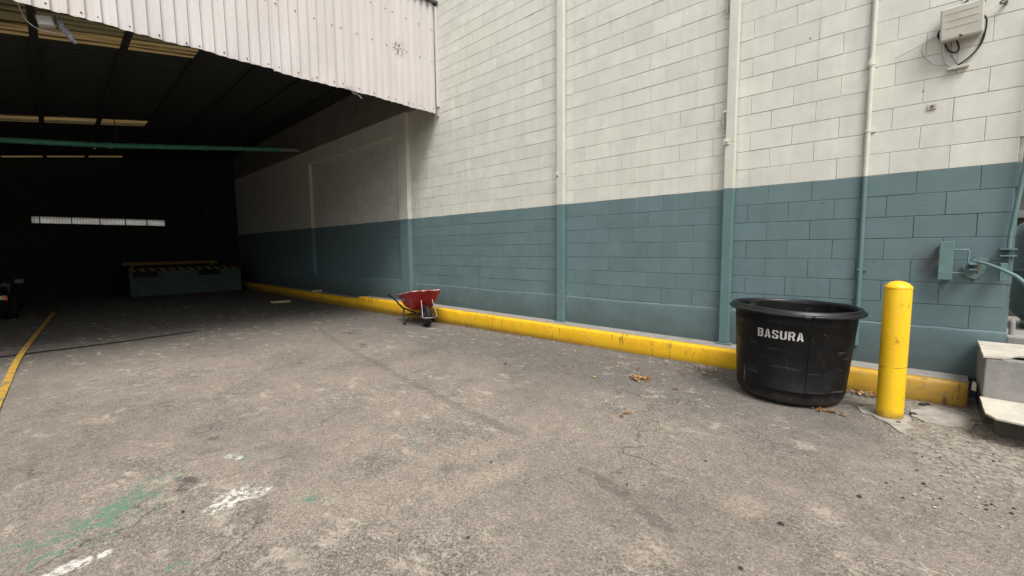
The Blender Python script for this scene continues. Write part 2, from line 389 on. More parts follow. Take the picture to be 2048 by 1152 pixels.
def cement_in():
    k = M('cement crust'); p = k.obj
    c = k.mix(k.rng(k.noise(p, 9, 5, .7), .4, .6), (.16, .05, .045), (.30, .27, .24)); return k.out(c, .85)
M_CRUST = cement_in()
def hazard():
    k = M('hazard stripes'); p = k.pos; x, y, z = k.sep(p)
    s = k.math('FRACT', k.math('DIVIDE', k.math('ADD', y, k.math('MULTIPLY', z, 1.1)), .26))
    f = k.math('GREATER_THAN', s, .5)
    c = k.mix(f, (.015, .015, .015), (.22, .15, .03)); c = k.mul(c, k.rng(k.noise(p, 8, 4, .7), .3, .7, .7, 1.1)); return k.out(c, .7)
M_HAZ = hazard()
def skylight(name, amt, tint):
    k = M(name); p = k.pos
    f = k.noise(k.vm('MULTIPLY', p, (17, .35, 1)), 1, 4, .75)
    f = k.math('ADD', f, k.math('MULTIPLY', k.math('SINE', k.math('MULTIPLY', k.sep(p)[0], 2 * PI / .18)), .10))  # sine darkens the sheet along its ribs: corrugation shading put into the tint
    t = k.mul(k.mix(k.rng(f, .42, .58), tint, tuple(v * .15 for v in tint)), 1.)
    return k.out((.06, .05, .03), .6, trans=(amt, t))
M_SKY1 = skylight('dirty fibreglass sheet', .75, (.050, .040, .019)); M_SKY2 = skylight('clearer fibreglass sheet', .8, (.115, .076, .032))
def pane_mat():
    k = M('frosted wired pane'); p = k.pos; x, y, z = k.sep(p)
    g = k.math('MAXIMUM', k.rng(k.math('ABSOLUTE', k.math('SUBTRACT', k.math('FRACT', k.math('MULTIPLY', y, 14)), .5)), .36, .44), k.rng(k.math('ABSOLUTE', k.math('SUBTRACT', k.math('FRACT', k.math('MULTIPLY', z, 14)), .5)), .36, .44))
    t = k.mix(k.rng(k.noise(k.vm('MULTIPLY', p, (1, 1.2, 5)), 1.4, 3), .4, .6), (.95, .97, .94), (.75, .70, .56))
    t = k.mul(t, k.rng(g, 0, 1, 1, .6))
    return k.out((.2, .2, .2), .5, trans=(.93, t))
M_PANE = pane_mat()

# ------------------------------------------------------------------ the setting: ground, kerb, pavement, sky
def graded(lo, hi, step, far):
    a = []; v = lo
    while v < hi + 1e-6: a.append(v); v += step
    s = step; l = [lo]; h = [hi]
    while l[-1] > -far: s *= 1.5; l.append(l[-1] - s)
    s = step
    while h[-1] < far: s *= 1.5; h.append(h[-1] + s)
    return l[:0:-1] + a + h[1:]
xs = graded(-12, 2.0, .16, 400); ys = graded(-2, 5.6, .16, 400)
g = MB(); g.smooth = True
gv = [(x, y, gz(x) + (.004 * nz(x * 1.3, y * 1.3, 3) + .003 * nz(x * 4, y * 4, 9)) * (1 if -22 < x < 5 and -6 < y < 5.2 else 0)) for y in ys for x in xs]
nx = len(xs)
g.add(gv, [(j * nx + i, j * nx + i + 1, (j + 1) * nx + i + 1, (j + 1) * nx + i) for j in range(len(ys) - 1) for i in range(nx - 1)])
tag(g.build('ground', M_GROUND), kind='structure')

kb = MB(); kb.smooth = True
loops = []
kx = []
x = -20.95
while x < .33: kx.append(x); x += .09
for x in kx:
    top = .2 if x > -10.1 else .125
    if -10.2 < x <= -10.1: top = .16
    e = smooth01((.33 - x) / .05) * .05     # rounded end
    w = .012 * nz(x * 1.1, 1) + .006 * nz(x * 7, 2); u = .008 * nz(x * 1.7, 5) + .005 * nz(x * 9, 6)
    sh = .05 - e
    u -= .022 * max(0, nz(x * 3.3, 21.7) - .32) * 3; w += .02 * max(0, nz(x * 2.9, 31.1) - .33) * 3
    loops.append([(x, 5.085 + w + sh, -.35), (x, 5.080 + w + sh, top - .10), (x, 5.082 + w + sh, top - .030 + u), (x, 5.089 + w + sh, top - .010 + u), (x, 5.108 + w + sh, top + .002 + u - sh * .5), (x, 5.175, top + .003 - sh * .4), (x, 5.175, -.35)])
kb.loft(loops, True, True)
tag(kb.build('kerb', M_KERB), kind='structure')
pv = MB()
pv.box(-10.1, .30, 5.177, 5.60, -.3, .196); pv.box(-20.95, -10.1, 5.177, 5.60, -.3, .121)
tag(pv.build('pavement', M_PAVE), kind='structure')
# yellow lane line and black joint on the floor (thin sheets following the ground)
def strip(pts, w, lift, name, mat, jit=.15):
    b = MB(); L = []; P = spline([Vector((*p, 0)) for p in pts], 24)
    for i, p in enumerate(P):
        d = (P[min(i + 1, len(P) - 1)] - P[max(i - 1, 0)]).normalized(); n = Vector((-d.y, d.x, 0))
        for s in (-1, 1):
            q = p + n * s * w * .5 * (1 + jit * nz(i * .7, s * 5)); L.append((q.x, q.y, gz(q.x) + lift))
    b.add(L, [(2 * i, 2 * i + 1, 2 * i + 3, 2 * i + 2) for i in range(len(P) - 1)])
    return b.build(name, mat)
km = M('faded yellow line'); kc = km.mix(km.rng(km.noise(km.pos, 11, 6, .75), .46, .62), (.52, .30, .03), (.18, .15, .11))
M_YLINE = km.out(kc, .75)
tag(strip([(4, -.55), (0, -.52), (-4, -.49), (-7, -.47), (-9.5, -.43), (-13.4, -.22), (-15.5, -.1)], .068, .012, 'road_marking', M_YLINE, .08), kind='structure')
tag(strip([(-9.40, -3.0), (-9.41, -.63), (-9.42, .4), (-9.53, 1.1), (-9.66, 1.72)], .075, .012, 'floor_joint', M_TAPE, .4), kind='structure')

def patch(poly, lift, name, mat, th=.006):
    b = MB(); b.prism(poly, -th, lift); return tag(b.build(name, mat, bevel=.003, seg=1), kind='structure')
def ragged(poly, amp=.03, n=5, seed=0):
    out = []
    for i in range(len(poly)):
        a = Vector(poly[i]); c = Vector(poly[(i + 1) % len(poly)])
        for k in range(n):
            p = a.lerp(c, k / n); out.append((p.x + amp * nz(p.x * 9 + seed, p.y * 9), p.y + amp * nz(p.x * 9, p.y * 9 + 7 + seed)))
    return out
patch(ragged([(-.02, 4.80), (.10, 4.99), (.22, 5.0), (.30, 4.86), (.325, 4.60), (.24, 4.53), (.06, 4.47), (-.03, 4.58)], .06, 9), .011, 'concrete_patch', M_PATCH)
patch(ragged([(-.24, 4.34), (-.15, 4.30), (-.11, 4.17), (-.07, 4.12), (-.05, 4.28), (-.03, 4.44), (-.1, 4.56), (-.22, 4.58), (-.38, 4.56), (-.36, 4.46)], .06, 9, 3), .010, 'concrete_footing', M_PATCH)

# ------------------------------------------------------------------ block wall
XR = .505; XL = -21.
wall = empty('block_wall', (-6, YW, 0))
tag(wall, 'long painted block wall, cream above and teal below, running into the dark bay', 'wall')
def child(o): o.parent = wall; o.matrix_parent_inverse = Matrix.Translation((6, -YW, 0)); return o
bw = MB(); tones = []
x0j = -3.722
row = 0; zt = ZP
rows = [ZP - .2 * i for i in range(1, 8)][::-1] + [ZP + .2 * i for i in range(0, 31)]
for zb in rows:
    par = round((ZP - .2 - zb) / .2) % 2
    i0 = math.floor((-13.6 - x0j) / .4)
    xx = x0j + .4 * i0 + (.2 if par else 0)
    while xx < XR:
        a, b = max(xx, -13.6), min(xx + .4, XR)
        if b - a > .03 and not (b < -8.7 and zb > 3.9):
            def dep(px, pz): return .0025 + .010 * max(-.2, nz(px * .9, pz * 2.3, 4))
            gph = .0014; bv = .0034
            off = .0022 * nz(xx * 7.7, zb * 9.1, 2)
            pr = 0 if b < XR - .001 else 0
            fa_, fb_ = nz(a * 13.7, zb * 17.1, 5) > -.08, nz(b * 13.7, zb * 17.1, 5) > -.08
            X = [a + (.0009 if fa_ else gph), b - (0 if b >= XR else   .0009 if fb_ else gph)]; Z = [zb + gph, zb + .2 - gph]
            ti = .0012 * random.uniform(-1, 1)
            outer = [(X[i], YW + (.0022 if (fa_, fb_)[i] else max(.0006, dep(X[i], Z[j]))), Z[j]) for i, j in ((0, 0), (1, 0), (1, 1), (0, 1))]
            XI = [X[0] + bv, X[1] - bv]; ZI = [Z[0] + bv, Z[1] - bv]
            inner = [(XI[i], YW - .001 + off + (ti if j else -ti), ZI[j]) for i, j in ((0, 0), (1, 0), (1, 1), (0, 1))]
            n0 = len(bw.f)
            bw.add(outer + inner, [(4, 5, 6, 7), (0, 1, 5, 4), (1, 2, 6, 5), (2, 3, 7, 6), (3, 0, 4, 7)])
            t = random.uniform(.965, 1.03) * (1.03 if random.random() < .08 else 1)
            tones += [t] * (len(bw.f) - n0)
        xx += .4
o = child(bw.build('block_face', M_BLOCK))
at = o.data.attributes.new('tone', 'FLOAT', 'FACE'); at.data.foreach_set('value', tones)
mo = MB(); mo.add([(-13.6, YW + .006, .55), (XR - .004, YW + .006, .55), (XR - .004, YW + .006, 8.2), (-13.6, YW + .006, 8.2)], [(0, 1, 2, 3)])
child(mo.build('mortar', M_MORTAR))
cr = MB(); cr.box(XL, XR - .006, YW + .012, YW + .2, -.2, 8.2)      # core and the return round the corner
child(cr.build('wall_core', M_PLASTER))
# chipped corner strip
ce = MB(); ce.smooth = False
zc = .19
while zc < 8:
    hh = random.uniform(.05, .12); d = random.uniform(0, .009)
    ce.box(XR - .005, XR + .001 - d * .5, YW + .013 + d, YW + .19, zc, zc + hh); zc += hh + .001
child(ce.build('wall_corner', M_PLASTER, bevel=.003, seg=1))
pl = MB(); pl.smooth = True                                         # plaster base course with a soft ledge
L = []; x = -8.2
while x < XR + .0001:
    t = .607 + .012 * nz(x * .8, 3) + .004 * nz(x * 6, 1); w = .003 * nz(x * 2.2, 8)
    L.append([(x, YW + .008, t + .004), (x, YW - .005 + w, t - .003), (x, YW - .010 + w, t - .012), (x, YW - .011 + w, t - .025), (x, YW - .011 + w, t - .06), (x, YW - .011 + w + .004 * nz(x * 3, 3.3), .45), (x, YW - .012 + w + .004 * nz(x * 3, 1.3), .30), (x, YW - .011 + w, .18)])
    x += .0837
n = 8
pl.add([p for l in L for p in l], [(i * n + k, i * n + k + 1, (i + 1) * n + k + 1, (i + 1) * n + k) for i in range(len(L) - 1) for k in range(n - 1)])
child(pl.build('plaster_base', M_PLASTER))
fr = MB()                                                           # concrete frame standing 9 cm proud of the blocks
yf = YW - .09
fr.box(-8.60, -8.25, yf, YW + .05, .1, 3.86); fr.box(-13.4, -8.60, yf, YW + .05, .1, .655); fr.box(-20.96, -13.4, yf, YW + .05, .1, 3.86)
child(fr.build('concrete_pillar', M_PLASTER, bevel=.008))
lb = MB(); lb.box(-20.96, -8.25, yf - .002, YW + .05, 3.861, 4.26)
child(lb.build('lintel', M_PLASTER, bevel=.008))
up = MB(); up.box(-20.96, -7.22, YW - .075, YW + .05, 4.262, 5.3)
child(up.build('upper_panel', M_UPPER, bevel=.006))

# ------------------------------------------------------------------ shed: roof, back and side walls
YS = -12.; SL = .14
def rz(y): return 5.2 - SL * (YW - y)
shed = empty('loading_shed', (-14, -3, 0))
tag(shed, 'dark corrugated loading shed with pitched roof and strips of skylight', 'shed')
def sch(o): o.parent = shed; o.matrix_parent_inverse = Matrix.Translation((14, 3, 0)); return o
def roofsheet(name, xa, xb, ya, yb, mat, lift=0, holes=()):
    b = MB(); b.smooth = True
    nxr = max(4, int((xb - xa) / .03)); X = [xa + (xb - xa) * i / nxr for i in range(nxr + 1)]
    Y = [ya, yb]
    for hx, hy in holes: Y += [hy, hy + .05]
    Y = sorted(set(Y)); vs = [(x, y, rz(y) + lift + .018 * math.sin(x * 2 * PI / .18)) for y in Y for x in X]
    fs = []
    for j in range(len(Y) - 1):
        for i in range(nxr):
            if any(abs(X[i] - hx) < .016 and abs(Y[j] - hy) < 1e-6 for hx, hy in holes): continue
            w = nxr + 1; fs.append((j * w + i, j * w + i + 1, (j + 1) * w + i + 1, (j + 1) * w + i))
    b.add(vs, fs); return sch(b.build(name, mat))
SE = 1.95
bands = [(-21.0, -20.9, 0), (-20.9, -20.55, 2), (-20.55, -15.46, 0), (-15.46, -15.1, 1), (-15.1, -14.7, 2), (-14.7, -9.45, 0), (-9.45, -9.0, 2), (-9.0, -7.75, 1), (-7.75, -7.25, 0)]
holes = [(-10.95, .19), (-11.85, .06), (-19.1, 1.1), (-19.0, 3.0), (-12.9, 2.9)]
for xa, xb, t in bands:
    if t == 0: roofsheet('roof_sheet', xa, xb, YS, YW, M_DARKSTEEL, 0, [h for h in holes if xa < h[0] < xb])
    else:
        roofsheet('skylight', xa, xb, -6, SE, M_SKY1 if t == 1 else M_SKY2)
        roofsheet('roof_sheet', xa, xb, SE, YW, M_DARKSTEEL); roofsheet('roof_sheet', xa, xb, YS, -6, M_DARKSTEEL)
for i in range(-5, 6):
    y = .03 + .965 * i
    b = MB(); z = rz(y) - .03; b.box(-20.98, -7.3, y - .045, y + .045, z - .02, z + .005); sch(b.build('purlin', M_DARKSTEEL))
bk = MB()
S0, S1, T0, T1 = -.42, 3.0, 2.315, 2.535
bk.box(-21.2, -21.0, YS, YW + .2, -.3, T0); bk.box(-21.2, -21.0, YS, YW + .2, T1, 5.4)
bk.box(-21.2, -21.0, YS, S0, T0, T1); bk.box(-21.2, -21.0, S1, YW + .2, T0, T1)
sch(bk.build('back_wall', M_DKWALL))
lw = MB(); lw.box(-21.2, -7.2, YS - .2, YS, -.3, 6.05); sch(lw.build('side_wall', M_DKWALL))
bd = MB(); bd.box(-21.0, -20.9, 4.2, YW - .1, .7, 4.2); sch(bd.build('dock_door', simple('dark shutter', (.02, .021, .022), .6)))
win = empty('slot_window', (-21.1, 1.3, 2.3)); tag(win, 'long narrow frosted slot window glowing high in the dark back wall', 'window')
def wch(o): o.parent = win; o.matrix_parent_inverse = Matrix.Translation((21.1, -1.3, -2.3)); return o
pb = MB()
pb.add([(-21.1, S0, T0), (-21.1, S1, T0), (-21.1, S1, T1), (-21.1, S0, T1)], [(0, 1, 2, 3)])
wch(pb.build('pane', M_PANE))
for yb in (-.24, .5, 1.2, 1.87, 2.47):
    b = MB(); b.box(-21.09, -21.03, yb - .014, yb + .014, T0, T1); wch(b.build('glazing_bar', M_BLACKM))

# loading dock
dk = empty('loading_dock', (-18.7, 3.2, gz(-18.7))); dk0 = Vector(dk.location)
tag(dk, 'low teal concrete loading dock with striped edge at the far end of the bay', 'loading dock')
def dch(o): o.parent = dk; o.matrix_parent_inverse = Matrix.Translation(-dk0); return o
b = MB(); b.box(-20.98, -18.7, 1.63, 4.80, -.3, .70); dch(b.build('dock_body', M_DOCK, bevel=.01))
b = MB(); b.box(-20.98, -18.66, 1.60, 4.80, .702, .81); dch(b.build('striped_edge', M_HAZ))
for ya in (1.72, 3.50):
    b = MB(); b.box(-18.70, -18.58, ya, ya + .62, .52, .698); dch(b.build('bumper', M_BLACK, bevel=.02))
b = MB(); b.box(-19.0, -18.9, 1.5, 4.15, .905, 1.01); b.box(-18.99, -18.91, 1.7, 1.78, .812, .905); b.box(-18.99, -18.91, 3.9, 3.98, .812, .905)
dch(b.build('stop_rail', simple('dull yellow steel', (.20, .14, .03), .7, .2, 6, dust=((.08, .06, .03), .6)), bevel=.008))

# corrugated fascia over the opening
fa = empty('metal_fascia', (-7.167, 0, 4.0))
tag(fa, 'pinkish white corrugated metal fascia with ragged lower edge above the bay opening', 'fascia')
def fch(o): o.parent = fa; o.matrix_parent_inverse = Matrix.Translation((7.167, 0, -4.0)); return o
P = .14; prof = [(0, -.032), (.040, -.032), (.056, 0), (.112, 0), (.128, -.032)]
ZB, ZT = 4.012, 6.04; pan = 7
y1 = 5.405; k = 0
while y1 > -12:
    b = MB(); sx = .007 * (k % 2) + random.uniform(-.002, .002); zb0 = random.uniform(-.012, .012); tilt = random.uniform(-.008, .008)
    zr = [0, .02, .05, .12, .3, .6, .9, 1.25, 1.6, 2.03]
    cols = []
    np_ = pan + (0 if k % 3 else 0)
    for r in range(np_):
        for (py, px) in prof: cols.append((y1 - r * P - py, px))
    cols.append((y1 - np_ * P - .012, -.032))
    vs = []
    for zi in zr:
        for (y, px) in cols:
            dent = .019 * nz(y * 2.2, zi * 1.5, k) * (1 - min(1, zi / 1.2)) + .004 * nz(y * 1.2, zi * 1.1)
            zz = ZB + zi + ((zb0 + tilt * (y - y1) + .012 * nz(y * 3.1, 2.2) + .007 * nz(y * 13, 4.4) + .006 * (px < -.01)) if zi < .03 else 0)
            vs.append((-7.167 + px + sx + dent, y, zz))
    nc = len(cols)
    b.add(vs, [(i * nc + j, (i + 1) * nc + j, (i + 1) * nc + j + 1, i * nc + j + 1) for i in range(len(zr) - 1) for j in range(nc - 1)])
    b.cur = 1
    for zi, st in ((.06, 2), (.95, 2), (1.55, 2)):
        for r in range(0, np_, st):
            y = y1 - r * P - .086; b.lathe([(.011, 0), (.008, .006), (0, .008)], 6)
            n_ = 18
            for q in range(len(b.v) - n_, len(b.v)):
                vx, vy, vz = b.v[q]; b.v[q] = (-7.167 + sx + .012 * 0 + vz + .004, y + vx, ZB + zi + vy + .02 * nz(y, zi))
    fch(b.build('corrugated_sheet', [M_FASCIA, M_RUST]))
    y1 -= pan * P; k += 1
b = MB(); b.box(-7.185, -7.150, 5.412, YW - .004, 4.13, 6.0); fch(b.build('end_flashing', M_FASCIA, bevel=.004))
b = MB(); b.box(-7.20, -7.172, 5.425, YW - .004, 3.96, 4.127); fch(b.build('flashing_stub', simple('rusty flashing', (.40, .34, .29), .6, .2, 20, dust=((.13, .08, .05), .8)), bevel=.003))
b = MB(); b.box(-7.24, -7.12, -12, YW - .003, 6.045, 6.10); fch(b.build('top_flashing', simple('dark flashing', (.07, .075, .07), .6), bevel=.006))
b = MB(); b.box(-7.26, -7.222, -12, YW - .08, 4.05, 4.16); fch(b.build('girt', M_DARKSTEEL))
b = MB(); b.box(-7.26, -7.222, -12, YW - .08, 5.4, 5.5); fch(b.build('girt', M_DARKSTEEL))
b = MB(); b.tube([(-7.20, 3.66, 4.02), (-7.19, 3.70, 3.98), (-7.19, 3.78, 3.975), (-7.17, 3.83, 3.92)], .012, 6, sub=4); fch(b.build('torn_strip', M_STEEL))

# ------------------------------------------------------------------ pipes on the wall
def downpipe(xc, w, label, grp, zbr, hooks):
    r = empty('square_downpipe', (xc, YW - .05, .2)); tag(r, label, 'downpipe', grp)
    inv = Matrix.Translation((-xc, -(YW - .05), -.2))
    def c(o): o.parent = r; o.matrix_parent_inverse = inv; return o
    b = MB(); y0 = YW - .092
    b.box(xc - w / 2, xc + w / 2, y0, YW - .018, .215, zbr); b.box(xc - w / 2 + .003, xc + w / 2 - .003, y0 + .003, YW - .018, zbr + .0, 8.1)
    c(b.build('pipe', M_PIPE, bevel=.008))
    b = MB(); b.box(xc - w / 2 - .03, xc + w / 2 + .03, y0 - .02, YW - .018, .197, .214); c(b.build('foot_plate', M_TEALM, bevel=.004))
    b = MB(); b.box(xc - w / 2 - .012, xc - w / 2 + .05, y0 - .012, YW - .02, zbr - .02, zbr + .045); b.lathe([(.014, 0), (.014, .012), (0, .014)], 8)
    for q in range(len(b.v) - 24, len(b.v)):
        vx, vy, vz = b.v[q]; b.v[q] = (xc - w / 2 + .022 + vx, y0 - .012 - vz, zbr + .015 + vy)
    b.cur = 0; c(b.build('joint_bracket', M_PIPE, bevel=.003))
    for hz in hooks:
        b = MB(); xl = xc - w / 2
        b.tube([(xl + .01, YW - .075, hz + .09), (xl - .025, YW - .07, hz + .085), (xl - .045, YW - .05, hz + .03), (xl - .045, YW - .03, hz - .03), (xl - .04, YW - .012, hz - .075)], .016, 8, sub=4)
        b.box(xl - .065, xl - .015, YW - .012, YW - .001, hz - .12, hz - .05)
        c(b.build('strap', M_PIPE))
downpipe(-4.12, .128, 'slimmer-looking square downpipe nearer the metal fascia, cream over teal', 'square downpipes on the block wall', 2.45, ())
downpipe(-1.705, .108, 'square downpipe with curved straps, right behind the black trash tub', 'square downpipes on the block wall', 2.52, (4.04, 2.78))
r = empty('thin_conduit', (-.49, YW - .03, .36)); tag(r, 'thin round conduit between the strapped downpipe and the cable box', 'conduit')
def c(o): o.parent = r; o.matrix_parent_inverse = Matrix.Translation((.49, -(YW - .03), -.36)); return o
b = MB(); b.tube([(-.481, YW - .028, .36), (-.488, YW - .026, 2.0), (-.50, YW - .026, 8)], .021, 10); c(b.build('pipe', M_PIPE))
b = MB()
b.tube([(-.497, YW - .026, 3.02), (-.497, YW - .026, 3.09)], .028, 10); b.tube([(-.497, YW - .026, 3.03), (-.497, YW - .026, 3.045)], .031, 10); c(b.build('coupling', M_PIPE))
for zc in (2.42, 3.72, 1.10):
    b = MB(); b.tube([(-.492, YW - .026, zc), (-.492, YW - .026, zc + .02)], .027, 10); b.box(-.475, -.435, YW - .016, YW - .001, zc - .004, zc + .022); c(b.build('clamp', M_PIPE))

# pipe and bracket at the wall's corner
r = empty('corner_pipe', (.48, 5.4, 1.3)); tag(r, 'teal pipe clamped down the right corner of the block wall', 'pipe')
def c(o): o.parent = r; o.matrix_parent_inverse = Matrix.Translation((-.48, -5.4, -1.3)); return o
b = MB(); b.tube([(.47, 5.415, 1.30), (.474, 5.415, 1.45), (.505, 5.41, 1.85), (.53, 5.41, 2.2), (.53, 5.41, 3.2)], .016, 10, sub=4); c(b.build('pipe', M_TEALM))
for zc in (1.30, 1.245):
    b = MB(); b.box(.42, .515, 5.385, 5.468, zc, zc + .01); c(b.build('clamp', M_TEALM))
b = MB(); b.box(.474, .484, 5.41, 5.44, 1.10, 1.30); c(b.build('strap', M_TEALM))
b = MB(); b.box(.425, .465, 5.33, 5.40, 1.045, 1.19); c(b.build('sleeve', M_TEALM, bevel=.004))
r = empty('swing_arm', (.3, 5.4, 1.18)); tag(r, 'teal swing arm bolted to the wall beside the hooked plate', 'bracket')
def c(o): o.parent = r; o.matrix_parent_inverse = Matrix.Translation((-.3, -5.4, -1.18)); return o
b = MB()
mt = Matrix.Translation((.285, YW - .012, 1.155)) @ Matrix.Rotation(PI / 2, 4, 'X') @ Matrix.Rotation(-.35, 4, 'Z')
b.prism([(-.075, -.02), (-.02, -.10), (.05, -.10), (.075, -.03), (.06, .09), (-.01, .085)], 0, .012, mt); c(b.build('wall_plate', M_TEALM, bevel=.003))
b = MB(); b.box(.245, .31, 5.26, YW - .02, 1.175, 1.187); b.box(.245, .31, 5.26, YW - .02, 1.13, 1.142); c(b.build('clevis', M_TEALM, bevel=.002))
b = MB(); b.tube([(.27, 5.28, 1.208), (.34, 5.24, 1.188), (.44, 5.20, 1.135), (.52, 5.17, 1.075), (.60, 5.13, .96), (.70, 5.1, .84)], [.010, .013, .016, .017, .017, .017], 10, sub=5); c(b.build('arm', M_TEALM))
b = MB(); b.tube([(.30, 5.27, 1.10), (.30, 5.27, 1.22)], .012, 8); c(b.build('hinge_pin', M_STEEL))

r = empty('hooked_plate', (.11, 5.42, 1.2)); tag(r, 'teal steel plate with a square wire handle, in a sooty patch of wall', 'latch plate')
def c(o): o.parent = r; o.matrix_parent_inverse = Matrix.Translation((-.11, -5.42, -1.2)); return o
b = MB(); b.box(.062, .152, 5.36, 5.40, 1.04, 1.373); c(b.build('plate', M_TEALM, bevel=.004))
for bx in ((.055, .072, 1.075, 1.16), (.055, .072, 1.25, 1.34), (.09, .14, 1.02, 1.036)):
    b = MB(); b.box(bx[0], bx[1], 5.40, YW - .003, bx[2], bx[3]); c(b.build('standoff', M_TEALM, bevel=.003))
b = MB(); b.tube([(.153, 5.385, 1.302), (.236, 5.385, 1.300), (.243, 5.385, 1.293), (.243, 5.385, 1.108), (.236, 5.385, 1.10), (.15, 5.385, 1.10)], .007, 8); c(b.build('handle', M_TEALM))

# ------------------------------------------------------------------ cable box and its cables
r = empty('junction_box', (.08, 5.42, 3.2)); tag(r, 'beige plastic cable box high on the cream wall, hung slightly crooked', 'cable box')
bm4 = Matrix.Translation((.085, 5.40, 3.20)) @ Matrix.Rotation(-.03, 4, 'Y') @ Matrix.Rotation(.10, 4, 'X')
def c(o): o.parent = r; o.matrix_parent_inverse = Matrix.Translation((-.08, -5.42, -3.2)); return o
b = MB(); b.box(-.122, .122, -.035, .05, -.125, .125, bm4); c(b.build('case', M_BOXP, bevel=.012, seg=3))
b = MB(); b.box(-.128, .128, -.068, -.037, -.13, .13, bm4); c(b.build('lid', M_BOXP, bevel=.014, seg=3))
b = MB()
for z_, zz in ((.075, .08), (.02, .024), (-.035, -.031)): b.box(-.095, .098, -.0705, -.0675, z_, zz, bm4)
c(b.build('lid_rib', M_BOXP))
b = MB(); b.lathe([(0, .012), (.011, .012), (.013, 0)], 12)
b.v = [tuple(bm4 @ Vector((v[0] + .0, -.068 - v[2], v[1] - .112))) for v in b.v]; c(b.build('latch', M_STEEL))
YC = 5.445
def cable(pts, rad, mat, label, y=YC, sub=6):
    b = MB(); b.tube([(p[0], y if len(p) == 2 else p[1], p[-1]) for p in pts], rad, 6, sub=sub)
    tag(b.build('cable', mat), label, 'cable', 'cables around the beige box')
cable([(.195, 3.25), (.232, 3.19), (.224, 3.05), (.19, 2.965), (.13, 2.90), (.085, 2.872)], .0065, M_WIRE, 'thick black cable looping down the right side of the beige box')
cable([(.225, 3.10), (.20, 2.99), (.145, 2.915), (.075, 2.862)], .005, M_GREYW, 'grey cable behind the thick black loop right of the box', 5.455)
cable([(-.012, 3.08), (-.008, 2.99), (.012, 2.91), (.045, 2.873), (.08, 2.87)], .0065, M_WHITEW, 'pale cable dropping from the left underside of the box')
cable([(-.005, 3.07), (.02, 3.01), (.05, 2.985), (.077, 2.985), (.082, 3.02), (.065, 3.08)], .006, M_WIRE, 'short black cable bowed directly under the box')
cable([(.035, 3.07), (.04, 2.97), (.065, 2.91), (.085, 2.87)], .004, M_GREYW, 'thin grey wire straight down under the middle of the box')
cable([(-.04, 3.145), (-.10, 3.125), (-.145, 3.09), (-.15, 3.045), (-.12, 2.98), (-.06, 2.91), (.0, 2.895), (.04, 2.885)], .0022, M_GREYW, 'hair-thin grey wire looping wide left of the box')
cable([(-.33, 3.045), (-.2, 3.09), (-.1, 3.14), (-.04, 3.155)], .002, M_GREYW, 'fine wire running left along a mortar line from the box')
cable([(-.035, 3.11), (-.052, 3.15), (-.05, 3.18), (-.036, 3.20)], .007, M_WIRE, 'tiny black cable stub on the left edge of the box')
cable([(.05, 3.325), (.09, 3.36), (.135, 3.42), (.17, 3.5)], .005, M_WIRE, 'black cable leaving upward from the top of the box')
cable([(.11, 3.42), (.115, 3.375), (.135, 3.355), (.16, 3.37), (.185, 3.43), (.19, 3.5)], .006, M_GREYW, 'grey cable bent in a U above the box')
cable([(.215, 3.335), (.205, 3.36), (.225, 3.40), (.23, 3.48)], .008, M_WIRE, 'black cable entering the upper right corner of the box')
b = MB(); b.box(-.065, .065, 5.43, YW - .004, -.012, .012); mt = Matrix.Translation((.088, 0, 2.853)) @ Matrix.Rotation(-.02, 4, 'Y'); b.v = [tuple(mt @ Vector(v)) for v in b.v]
tag(b.build('cable_clip', M_BOXP, bevel=.004), 'small beige strip clip holding the cables below the box', 'clip')
r = empty('wall_plate', (-.057, YW, 2.56)); tag(r, 'small square cover plate with round hole on the cream wall', 'cover plate')
def c(o): o.parent = r; o.matrix_parent_inverse = Matrix.Translation((.057, -YW, -2.56)); return o
b = MB(); b.box(-.088, -.028, YW - .012, YW - .002, 2.537, 2.583); c(b.build('plate', simple('dull beige plate', (.40, .385, .33), .6), bevel=.003))
b = MB(); b.tube([(-.057, YW - .0135, 2.56), (-.057, YW - .006, 2.56)], .015, 12); c(b.build('hole', simple('hole brown', (.16, .13, .11), .8)))
b = MB(); b.tube([(.333, YW - .002, 3.285), (.333, YW - .03, 3.285)], .013, 8); b.tube([(.33, YW - .03, 3.285), (.30, YW - .04, 3.28), (.312, YW - .045, 3.30), (.35, YW - .04, 3.30)], .007, 6, sub=3)
tag(b.build('wall_hook', M_STEEL), 'small bent steel hook in the wall right of the cable box', 'hook')

# ------------------------------------------------------------------ black tub
TX, TY = -.872, 4.545
tub = empty('trash_tub', (TX, TY, 0.006), 0); tub.rotation_euler = (math.radians(-.4), math.radians(1.4), 0)
tag(tub, 'big open round black plastic trash tub stencilled in white beside the bollard', 'trash tub')
def tr(z): return .414 + (.462 - .414) * (z / .81)
prof = [(0, .012), (.33, .010), (.375, .018), (.402, .045), (tr(.09), .09), (tr(.13), .13), (tr(.134) + .003, .134), (tr(.14) + .003, .14), (tr(.144), .144), (tr(.4), .4), (tr(.69), .69), (tr(.694) + .002, .694), (tr(.70) + .002, .70), (tr(.705), .705), (tr(.775), .775)]
def wob(r, z, a): return (r + .005 * math.sin(2 * a + 1.2) * min(1, z * 1.3) + .002 * nz(math.cos(a) * 3, math.sin(a) * 3, z * 3) * min(1, r * 3), z)
b = MB(); b.lathe(prof, 72, wob=wob)
inn = [(tr(.775) - .008, .79), (tr(.6) - .012, .6), (tr(.3) - .012, .3), (.40, .08), (.37, .03), (0, .026)]
b.lathe(inn, 72, wob=wob)
o = b.build('tub_body', M_TUB, tub)
b = MB()
